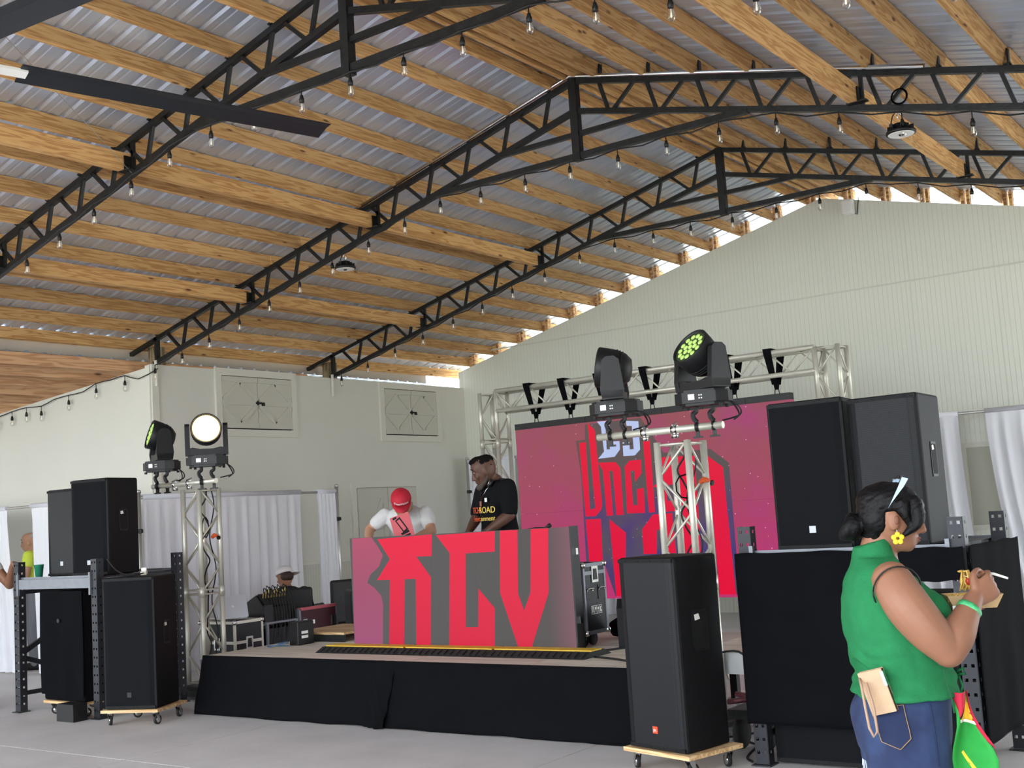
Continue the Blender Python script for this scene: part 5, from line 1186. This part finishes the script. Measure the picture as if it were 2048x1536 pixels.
for y in (-1, 1):
    AD = Vector((.12, y*.88, -.42)).normalized(); A1 = AD.cross(Z_).normalized(); A2 = A1.cross(AD)
    obj('armhole_binding', MB().tube([Vector((-.026, y*.186, 1.268))+A1*(.071*math.cos(a))+A2*(.079*math.sin(a)) for a in [k*2*PI/28 for k in range(29)]], .0026, 6), MAT['black'], gt, True)
obj('side_seam', MB().tube([(.085, -.182, 1.03), (.09, -.19, .985), (.098, -.197, .94), (.1, -.202, .905)], .0022, 6), MAT['seam'], gt)
obj('back_seam', MB().tube([(-.105, -.155, 1.2), (-.1, -.158, 1.1), (-.092, -.155, 1.02), (-.095, -.165, .95)], .0018, 6), MAT['seam'], gt)
obj('tie_bow', MB().tube([(.146, -.03, 1.0), (.165, -.045, 1.01), (.168, -.05, .995), (.148, -.035, .992)], .005, 6).tube([(.148, -.03, .995), (.158, -.04, .96), (.152, -.035, .935)], .004, 6), MAT['green'], gt, True)
# denim shorts
m_, nt, p = base('denim'); N = nt.nodes; L = nt.links
tc = N.new('ShaderNodeTexCoord'); ns = N.new('ShaderNodeTexNoise'); ns.inputs['Scale'].default_value = 6; ns.inputs['Detail'].default_value = 8; L.new(tc.outputs['Object'], ns.inputs['Vector'])
r = N.new('ShaderNodeValToRGB'); e = r.color_ramp.elements; e[0].position = .4; e[0].color = (*lin((24, 37, 72)), 1); e[1].position = .85; e[1].color = (*lin((58, 82, 124)), 1); L.new(ns.outputs['Fac'], r.inputs['Fac']); L.new(r.outputs['Color'], p.inputs['Base Color']); p.inputs['Roughness'].default_value = .85
MAT['denim'] = m_
m = MB(); rings(m, [sec(.77, -.16, .105, .19), sec(.8, -.168, .113, .196), sec(.87, -.178, .118, .2), sec(.925, -.158, .124, .188), sec(.94, -.15, .124, .183)], 28, 2.4)
for y in (-1, 1): rings(m, [((-.03, y*.095, .86), X_, Y_, .125, .11), ((-.026, y*.098, .78), X_, Y_, .125, .113), ((-.024, y*.1, .715), X_, Y_, .124, .11)], 20, 2.1)
sh = obj('shorts', fuse(m, .006, 3, lambda p, n: p+n*.004*noise.noise(p*14)), MAT['denim'], wo)
MAT['stitch'] = mat('denim_stitch', (150, 120, 84), .8); MAT['denimdark'] = mat('denim_pocket', (25, 37, 70), .85, 0, .12, 20)
from mathutils.bvhtree import BVHTree
SHB = BVHTree.FromPolygons([v.co for v in sh.data.vertices], [tuple(p.vertices) for p in sh.data.polygons])
def on_hip(x, z, o=.004):   # a point on the near side of the shorts
    h = SHB.ray_cast(Vector((x, -.6, z)), Vector((0, 1, 0)))
    return (h[0]+h[1]*o) if h[0] else Vector((x, -.15, z))
pk = [(-.128, .918), (-.04, .93), (-.03, .836), (-.062, .806), (-.108, .826)]
def pocket_pt(a, b):
    t0 = Vector(pk[0]).lerp(Vector(pk[1]), a); lo_ = Vector(pk[4]).lerp(Vector(pk[3]), min(1, a*1.5)) if a < .667 else Vector(pk[3]).lerp(Vector(pk[2]), (a-.667)*3)
    q = t0.lerp(lo_, b); return on_hip(q.x, q.y, .004)
bp_ = obj('back_pocket', MB().grid(10, 10, pocket_pt), MAT['denimdark'], sh, True)
for k in range(5):
    a, b_ = pk[k], pk[(k+1) % 5]; obj('stitching', MB().tube([on_hip(a[0]+(b_[0]-a[0])*q/4, a[1]+(b_[1]-a[1])*q/4, .006) for q in range(5)], .0013, 5), MAT['stitch'], sh)
obj('side_seam', MB().tube([on_hip(.035, .93, .004), on_hip(.04, .85, .004), on_hip(.04, .76, .004), on_hip(.035, .68, .004)], .0022, 5), MAT['denimdark'], sh)
MAT['fray'] = mat('frayed_denim', (176, 186, 204), .9)
fr_ = MB()
for k in range(46):
    a = k*2*PI/46
    for y in (-1, 1):
        c = Vector((-.024+.12*math.cos(a), y*.1+.107*math.sin(a), .722)); q = Vector((-.024+.122*math.cos(a+.1), y*.1+.109*math.sin(a+.1), .697+.012*math.sin(k*7)))
        fr_.cyl(c, q, .0022, 4)
fo = obj('frayed_hem', fr_, MAT['fray'], sh); fo['kind'] = 'stuff'
# things she carries or wears
eg = thing('earring', 'yellow flower earring on the woman in green', 'earring', Vector((-1.26, 3.74, 0))+Matrix.Rotation(WZ, 3, 'Z')@Vector((.004, -.083, 1.425)), WZ)
MAT['petal'] = mat('yellow_petal', (236, 196, 40), .45)
for k in range(5): a = k*2*PI/5+.3; obj('petal', MB().ell((.012*math.cos(a), -.004, -.008+.012*math.sin(a)), (.0085, .002, .0085), 10, 6), MAT['petal'], eg, True)
obj('flower_centre', MB().ell((0, -.006, -.008), (.004, .003, .004), 8, 6), mat('flower_core', (90, 60, 20), .5), eg, True); obj('ear_wire', MB().cyl((0, -.002, .0), (0, -.002, .018), .0012, 5), MAT['chrome'], eg)
WM = Matrix.Rotation(WZ, 3, 'Z'); WB = Vector((-1.26, 3.74, 0))
def held(name, label, cat, p): return thing(name, label, cat, WB+WM@Vector(p), WZ)
sg = held('sunglasses', 'sunglasses with pale blue arms pushed up on the black hair', 'glasses', (0, 0, 1.487))
MAT['paleblue'] = mat('pale_blue_acetate', (168, 194, 220), .25, 0, .15, 60); MAT['lens'] = mat('dark_lens', (22, 18, 18), .08)
for y in (-1, 1):
    obj('temple_arm', MB().prism([(.052, .112), (.034, .118), (.02, .09), (-.012, .032), (-.016, .026), (-.004, .042), (.036, .088)], lambda u, v, q: (u, y*(.078+q+.006*(1-(v-.03)/.09)), v), .006, .012), MAT['paleblue'], sg)
    obj('lens', MB().prism([(-.032, .0), (-.02, .022), (.012, .026), (.03, .01), (.026, -.014), (.0, -.022), (-.026, -.016)], lambda u, v, q: (.03+q+v*.5, y*.036+u*1.0, .116+v*.22+q), .0, .004), MAT['lens'], sg)
obj('bridge', MB().tube([(.035, -.008, .12), (.038, 0, .122), (.035, .008, .12)], .003, 6), MAT['lens'], sg)
ph = held('phone_wallet', 'beige phone wallet with wrist strap sticking out of the back pocket', 'phone', on_hip(-.092, .93, .012)+Vector((-.008, -.014, .028)))
MP = Matrix.Rotation(-.45, 3, 'Z')@Matrix.Rotation(math.radians(-14), 3, 'Y')@Matrix.Rotation(math.radians(6), 3, 'X')
MAT['beige'] = mat('beige_leather', (186, 154, 124), .55, 0, .05, 30)
def pbox(c, d):
    q = MB().box(c, d); q.v = [tuple(MP@Vector(v)) for v in q.v]; return q
obj('cover', pbox((0, -.008, .01), (.075, .006, .13)), MAT['beige'], ph); obj('phone', pbox((.003, 0, .01), (.07, .009, .126)), MAT['black'], ph); obj('back_flap', pbox((0, .008, .01), (.075, .006, .13)), MAT['beige'], ph)
obj('buckle', pbox((.036, -.006, .045), (.01, .014, .045)), MAT['chrome'], ph)
obj('wrist_strap', MB().tube([MP@Vector((-.036, -.01, .06)), Vector((-.05, -.018, .03)), Vector((-.046, -.03, -.03)), Vector((-.04, -.034, -.09)), Vector((-.03, -.036, -.115)), Vector((-.018, -.034, -.1)), Vector((-.022, -.03, -.03)), Vector((-.036, -.02, .04))], .0042, 8), mat('strap_beige', (166, 134, 112), .6), ph, True)
bc = held('wristband', 'green event wristband on the right wrist of the woman', 'wristband', (.178, -.158, 1.196))
WD = Vector((.62, .42, .66)).normalized(); RB = WD.to_track_quat('Z', 'Y').to_matrix()
obj('band', MB().lathe([(.0355, -.009), (.037, -.009), (.037, .009), (.0355, .009)], 28, RB), mat('green_band', (70, 170, 110), .4, 0, .3, 80), bc, True); obj('tail', MB().box(RB@Vector((.037, .01, -.008)), (.02, .004, .02)), MAT['white'], bc)
tray = held('paper_tray', 'small kraft paper tray of noodles held by the woman', 'tray', (.218, -.012, 1.19))
MAT['kraft'] = mat('kraft_paper', (190, 160, 118), .8, 0, .06, 30); MAT['noodle'] = mat('noodles', (226, 184, 96), .45, 0, .15, 50)
tr_ = MB(); lo_ = [(-.062, -.042), (.062, -.042), (.062, .042), (-.062, .042)]; hi_ = [(-.082, -.058), (.082, -.058), (.082, .058), (-.082, .058)]
tr_.add([(x, y, 0) for x, y in lo_]+[(x, y, .042) for x, y in hi_]+[(x*.94, y*.92, .042) for x, y in hi_]+[(x*.96, y*.95, .003) for x, y in lo_], [(3,2,1,0)]+[(i, (i+1) % 4, 4+(i+1) % 4, 4+i) for i in range(4)]+[(4+i, 4+(i+1) % 4, 8+(i+1) % 4, 8+i) for i in range(4)]+[(8+i, 8+(i+1) % 4, 12+(i+1) % 4, 12+i) for i in range(4)]+[(12,13,14,15)])
obj('box', tr_, MAT['kraft'], tray)
nd = MB(); rn = random.Random(5)
for k in range(46):
    x, y = rn.uniform(-.062, .062), rn.uniform(-.042, .042); a = rn.uniform(0, 6.3)
    nd.tube([(x+.016*math.cos(a+q*.9), y+.014*math.sin(a+q*.9), .03+.006*rn.random()+.008*math.sin(q*1.3+k)) for q in range(5)], .0027, 5)
no = obj('noodles', nd, MAT['noodle'], tray, True); no['kind'] = 'stuff'
fk = held('plastic_fork', 'white plastic fork lifting noodles in the right hand of the woman', 'fork', (.25, -.06, 1.29))
obj('handle', MB().tube([(.065, -.02, -.012), (.03, -.0, .002), (-.005, .012, .006), (-.03, .02, .0)], [.0035, .0045, .004, .006], 8), MAT['white'], fk, True)
for k in range(3): obj('tine', MB().tube([(-.028, .018+.004*(k-1), .0), (-.045, .022+.005*(k-1), -.004), (-.06, .026+.005*(k-1), .002)], .0018, 6), MAT['white'], fk, True)
nd = MB()
for k in range(16):
    x = -.05+rn.uniform(-.012, .012); y = .024+rn.uniform(-.012, .012); L_ = rn.uniform(.02, .06)
    nd.tube([(x-.01, y, .012), (x, y, .016), (x+.008*math.sin(k), y+.004*math.cos(k), -.02), (x+.012*math.sin(k*1.7), y+.006*math.cos(k*2), -.02-L_*.6)], .0026, 5)
no = obj('noodles', nd, MAT['noodle'], fk, True); no['kind'] = 'stuff'
obj('sauce', MB().ell((-.045, .012, -.018), (.007, .006, .012), 8, 6), mat('red_sauce', (190, 52, 28), .3), fk, True)
# flag bandana tucked in at the waist
fg = held('flag_bandana', 'green, yellow and red flag bandana tucked in at the front of the shorts', 'bandana', (.122, -.1, .955))
FM = {'green': mat('flag_green', (40, 150, 62), .8, 0, .08, 20), 'red': mat('flag_red', (190, 34, 62), .8), 'yellow': mat('flag_yellow', (238, 196, 62), .8), 'white': MAT['white'], 'black': MAT['dark']}
def fl_pt(u, v):   # u across the cloth, v down
    x = -.02+u*(.05+.05*min(1, v*1.6))+.012*math.sin(v*7+u*3); y = -.02-.03*math.sin(u*5+v*4)-.02*v-.02*u
    return Vector((x, y, -.29*v))
def flag_piece(nm, poly, c, lift):
    nn = 10; q = MB(); pts = []
    (u0, v0), (u1, v1), (u2, v2), (u3, v3) = poly
    q.grid(nn, nn, lambda a, b: fl_pt((u0*(1-a)+u1*a)*(1-b)+(u3*(1-a)+u2*a)*b, (v0*(1-a)+v1*a)*(1-b)+(v3*(1-a)+v2*a)*b)+Vector((.3, -1, 0)).normalized()*lift)
    o = obj(nm, q, FM[c], fg, True); md = o.modifiers.new('t', 'SOLIDIFY'); md.thickness = .0016; md.offset = 0
flag_piece('field', ((0, 0), (1, 0), (1, 1), (0, 1)), 'green', 0)
flag_piece('red_triangle', ((0, 0), (.8, 0), (.7, .1), (.1, .25)), 'red', .003)
flag_piece('black_edge', ((.68, .09), (.74, .1), (.16, .27), (.1, .25)), 'black', .0034)
flag_piece('yellow_arrow', ((.74, .1), (.98, .0), (.98, .3), (.16, .27)), 'yellow', .003)
flag_piece('white_edge', ((.98, .3), (.98, .33), (.2, .3), (.16, .27)), 'white', .0034)
flag_piece('red_edge', ((.9, .0), (1.05, .0), (1.05, .55), (.98, .5)), 'red', .0036)
flag_piece('yellow_stripe', ((.3, .62), (.36, .6), (.62, .95), (.55, 1.0)), 'yellow', .0034)

# ---------------------------------------------------------------- man in the black shirt (headphones)
MAT['tee_black'] = mat('black_tee', (18, 18, 20), .9, 0, .1, 20, .15, 90, spec=.1); MAT['jean'] = mat('dark_trousers', (38, 40, 48), .85)
face2 = math.atan2(-.91, -.4)
J = dict(head=(.095, -.01, 1.475), look=(1, -.3, -.4), headup=(.2, 0, 1), neck=(-.01, 0, 1.36), shl=(-.01, .215, 1.30), shr=(-.01, -.215, 1.30), pelvis=(-.03, 0, .9), ell=(.02, .29, 1.06), elr=(.04, -.28, 1.06), wrl=(.22, .2, .92), wrr=(.2, -.16, .93), hipl=(-.03, .09, .86), hipr=(-.03, -.09, .86), knl=(0, .1, .47), knr=(0, -.1, .47), anl=(-.03, .1, .08), anr=(-.03, -.1, .08))
J['look'] = (.93, -.4, -.36)
d2, b2_, R2_, h2, s2_ = person('person', 'man in a black printed T-shirt with headphones round his neck behind the DJ screen', (-6.4, 8.47, .5), face2, J, 'brown', MAT['tee_black'], MAT['jean'], .82, s=1.14, palms=dict(l=(0, 0, -1), r=(0, 0, -1)))
T = lambda p: h2+R2_@(Vector(p)*1.13)
m = MB(); m.ell(T((-.012, 0, .055)), (.098*1.1, .08*1.1, .058*1.1), 18, 10, R2_); m.ell(T((.03, 0, .085)), (.07, .06, .035), 14, 8, R2_); m.ell(T((-.05, 0, .02)), (.058, .078, .06), 14, 8, R2_)
obj('hair', fuse(m, .007, 2, lambda p, n: p+n*.006*noise.noise(p*55)), MAT['hairdj'], d2)
m = MB(); limb(m, [T((-.005, .078, -.045)), T((.03, .07, -.085)), T((.07, .035, -.115)), T((.084, 0, -.12)), T((.07, -.035, -.115)), T((.03, -.07, -.085)), T((-.005, -.078, -.045))], [.006, .016, .026, .03, .026, .016, .006], 12)
obj('beard', fuse(m, .006, 3), MAT['beard'], d2)
hp = thing('headphones', 'silver and black headphones round the neck of the black-shirted man', 'headphones', Vector((-6.4, 8.47, .5)), face2)
for y, z in ((-.085, 1.345), (.085, 1.345)):
    MH = Matrix.Rotation(PI/2-.5*(1 if y > 0 else -1), 3, 'Y')@Matrix.Rotation(.3, 3, 'X')
    o = obj('ear_cup', MB().lathe([(.036, -.015), (.042, 0), (.038, .018), (.02, .02)], 20, MH, (.085, y, z)), MAT['black'], hp, True); obj('ring', MB().lathe([(.03, .018), (.034, .022), (.028, .024)], 20, MH, (.085, y, z)), MAT['chrome'], o, True)
obj('headband', MB().tube([(.085+.02, -.085, z-.02) if k == 0 else (-.005-.085*math.cos(k*PI/8-PI/2)*1.0+.09*abs(math.sin(k*PI/8-PI/2))*.0, -.1*math.cos(k*PI/8), 1.375) for k in range(9)][1:], .011, 8), MAT['black'], hp, True)
nk = thing('necklace', 'silver chain with a small pendant on the black shirt', 'necklace', Vector((-6.4, 8.47, .5)), face2)
obj('chain', MB().tube([(.03, .075, 1.37), (.115, .05, 1.29), (.145, .0, 1.2), (.115, -.05, 1.29), (.03, -.075, 1.37)], .003, 6), MAT['chrome'], nk, True); obj('pendant', MB().box((.15, 0, 1.17), (.006, .028, .045)), mat('copper', (196, 130, 110), .35, .7), nk)
def shirt_text(body_text, size, z, y, mt, parent, x=.16):
    me = text_mesh(body_text, size, .001); o = obj('print', me, mt, parent); o.matrix_local = Matrix.Translation((x, y, z))@Matrix(((0, 0, 1, 0), (1, 0, 0, 0), (0, 1, 0, 0), (0, 0, 0, 1)))
    for v in me.vertices:   # wrap round the chest: push back towards the sides
        v.co.z -= .9*abs(v.co.x+y)**2
    return o
MAT['print_red'] = mat('print_orange', (216, 92, 52), .7); MAT['print_yel'] = mat('print_yellow', (226, 196, 92), .7)
shirt_text('TECH', .078, 1.11, -.098, MAT['print_red'], s2_); shirt_text('ROAD', .078, 1.11, .098, MAT['print_yel'], s2_)
shirt_text('Entert', .062, 1.035, -.09, MAT['print_red'], s2_, .158); shirt_text('ainment', .062, 1.035, .1, MAT['print_yel'], s2_, .158)
obj('sticker', MB().box((.152, .1, 1.2), (.003, .04, .035)), MAT['white'], s2_)

# ---------------------------------------------------------------- man in white T-shirt and red cap, bent over the desk
MAT['tee_white'] = mat('white_tee', (200, 199, 198), .85, 0, .03, 20, .2, 60, spec=.1); MAT['capred'] = mat('red_cap', (178, 28, 48), .7, 0, .08, 30)
face1 = math.atan2(-.85, .3)
J = dict(head=(.25, .05, 1.235), look=(.75, .32, -.62), headup=(.5, .1, 1), neck=(.1, .02, 1.19), shl=(.03, .2, 1.12), shr=(.03, -.21, 1.12), pelvis=(-.17, 0, .84), ell=(.16, .3, .95), elr=(.06, -.37, 1.0), wrl=(.3, .16, .89), wrr=(.26, -.3, .885), hipl=(-.17, .09, .8), hipr=(-.17, -.09, .8), knl=(-.05, .1, .45), knr=(-.05, -.1, .45), anl=(-.12, .1, .08), anr=(-.12, -.1, .08))
d1_, b1_, R1_, h1, s1_ = person('person', 'man in a white T-shirt and red cap bending over the DJ desk', (-7.5, 8.52, .5), face1, J, 'fair', MAT['tee_white'], MAT['jean'], .52, s=1.05, palms=dict(l=(0, 0, -1), r=(0, 0, -1)))
def cap(parent_loc, rz, h, R3, s, mt, label, brim_dir=(1, 0, 0), text=None):
    t = thing('baseball_cap', label, 'cap', parent_loc, rz); T = lambda p: h+R3@(Vector(p)*s)
    m = MB(); prof = [(1.0, 0), (.99, .25), (.9, .55), (.7, .8), (.4, .95), (.08, 1.0)]
    n = 24; vs = []; 
    for r, z in prof:
        for j in range(n):
            a = 2*PI*j/n; vs.append(T((-.004+.104*r*math.cos(a), .087*r*math.sin(a), .028+.085*z)))
    m.add(vs, [(i*n+j, i*n+(j+1) % n, (i+1)*n+(j+1) % n, (i+1)*n+j) for i in range(len(prof)-1) for j in range(n)]+[tuple((len(prof)-1)*n+j for j in range(n)), tuple(range(n-1, -1, -1))])
    obj('crown', m, mt, t, True); obj('button', MB().ell(T((-.004, 0, .114)), (.008, .008, .005), 8, 6), mt, t, True)
    b = math.atan2(brim_dir[1], brim_dir[0]); q = MB()
    out = [(math.cos(b+a)*.1*(1.0), math.sin(b+a)*.086) for a in [(-1.15+2.3*k/12) for k in range(13)]]
    far = [(math.cos(b)*.085*math.cos(a*1.2)+math.cos(b+a)*.097, math.sin(b)*.085*math.cos(a*1.2)+math.sin(b+a)*.084) for a in [(-1.15+2.3*k/12) for k in range(13)]]
    vv = [T((x, y, .034)) for x, y in out]+[T((x, y, .026-.012*abs(k-6)/6)) for k, (x, y) in enumerate(far)]
    q.add(vv, [(k, k+1, 14+k, 13+k) for k in range(12)]); o = obj('brim', q, mt, t, True); md = o.modifiers.new('t', 'SOLIDIFY'); md.thickness = .004; md.offset = 0
    if text:
        me = text_mesh(text, .026*s, .0006); o = obj('lettering', me, MAT['white'], t)
        o.matrix_local = Matrix.Translation(T((.104, 0, .055)))@(R3@Matrix(((0, 0, 1), (1, 0, 0), (0, 1, 0)))).to_4x4()
        for v in me.vertices: v.co.z -= 5.5*v.co.x**2+.35*max(0, v.co.y)
    return t
cap((-7.5, 8.52, .5), face1, h1, R1_, 1.12, MAT['capred'], 'red baseball cap on the bending man', (1, 0, 0), 'TheoVision')
# ---------------------------------------------------------------- seated man in white cap, back to the camera
MAT['capwhite'] = mat('white_cap', (214, 206, 206), .75); MAT['tee_dark'] = mat('charcoal_tee', (34, 35, 40), .9, spec=.1)
fs = math.atan2(.55, -.83)
J = dict(head=(.12, 0, 1.02), look=(1, .35, -.35), neck=(.04, 0, .9), shl=(.0, .19, .84), shr=(.0, -.19, .84), pelvis=(-.06, 0, .48), ell=(.1, .3, .62), elr=(.12, -.27, .62), wrl=(.33, .3, .66), wrr=(.34, -.2, .64), hipl=(-.02, .1, .52), hipr=(-.02, -.1, .52), knl=(.4, .13, .5), knr=(.4, -.13, .5), anl=(.36, .13, .09), anr=(.36, -.13, .09))
d3, b3, R3_, h3, s3 = person('person', 'seated man in a white cap working behind the cabled mixer', (-9.9, 9.17, 0), fs, J, 'mid', MAT['tee_dark'], MAT['jean'], .85, s=1.0)
cap((-9.9, 9.17, 0), fs, h3, R3_, 1.08, MAT['capwhite'], 'white cap worn with its brim turned sideways by the seated man', (-.2, -1, 0))
m = MB(); T = lambda p: h3+R3_@(Vector(p)*1.06); m.ell(T((-.05, 0, -.01)), (.062, .08, .06), 14, 8, R3_); m.ell(T((-.02, 0, .03)), (.09, .08, .05), 14, 8, R3_); obj('hair', fuse(m, .008, 2), MAT['hairbrown'], d3)
# ---------------------------------------------------------------- man in yellow safety vest behind the drape gap
MAT['hivis'] = mat('yellow_vest', (206, 222, 74), .7); MAT['greytr'] = mat('grey_trousers', (122, 124, 130), .85)
J = dict(head=(.05, 0, 1.6), look=(1, .1, -.1), neck=(0, 0, 1.48), shl=(-.01, .2, 1.41), shr=(-.01, -.2, 1.41), pelvis=(-.03, 0, .98), ell=(.02, .25, 1.14), elr=(.02, -.25, 1.14), wrl=(.12, .24, .92), wrr=(.12, -.24, .92), hipl=(-.03, .09, .92), hipr=(-.03, -.09, .92), knl=(0, .1, .5), knr=(0, -.1, .5), anl=(-.03, .1, .08), anr=(-.03, -.1, .08))
d4, b4, R4_, h4, s4 = person('person', 'man in a yellow safety vest half hidden by the left drape', (-13.88, 8.58, 0), math.atan2(-.6, -.8), J, 'fair', MAT['hivis'], MAT['greytr'], .3, s=1.06)
m = MB(); T = lambda p: h4+R4_@(Vector(p)*1.1); m.ell(T((-.02, 0, .05)), (.1, .08, .055), 14, 8, R4_); m.ell(T((-.05, 0, .01)), (.06, .078, .06), 14, 8, R4_); obj('hair', fuse(m, .009, 2), mat('grey_hair', (168, 158, 150), .7), d4)
# ---------------------------------------------------------------- person at the extreme left, only the arm on the rack is in frame
J = dict(head=(.05, 0, 1.6), look=(1, .3, -.1), neck=(0, 0, 1.48), shl=(-.01, .2, 1.41), shr=(-.01, -.2, 1.41), pelvis=(-.03, 0, .98), ell=(.16, .3, 1.18), elr=(.02, -.25, 1.14), wrl=(.42, .18, 1.37), wrr=(.12, -.24, .92), hipl=(-.03, .09, .92), hipr=(-.03, -.09, .92), knl=(0, .1, .5), knr=(0, -.1, .5), anl=(-.03, .1, .08), anr=(-.03, -.1, .08))
d5, b5, R5_, h5, s5 = person('person', 'bystander cut off by the left edge, resting a hand on the rack post', (-11.16, 6.23, 0), 0, J, 'mid', MAT['tee_white'], MAT['jean'], .3, s=1.04, hdirs=dict(l=(1, -.2, .3), r=(0, 0, -1)), palms=dict(l=(0, -.4, -1), r=(0, 1, 0)), curl=(1.1, .4))
m = MB(); T = lambda p: h5+R5_@(Vector(p)*1.1); m.ell(T((-.02, 0, .05)), (.1, .08, .055), 14, 8, R5_); m.ell(T((-.05, 0, .01)), (.06, .078, .06), 14, 8, R5_); obj('hair', fuse(m, .009, 2), MAT['hairbrown'], d5)

bpy.data.scenes.remove(TMP)
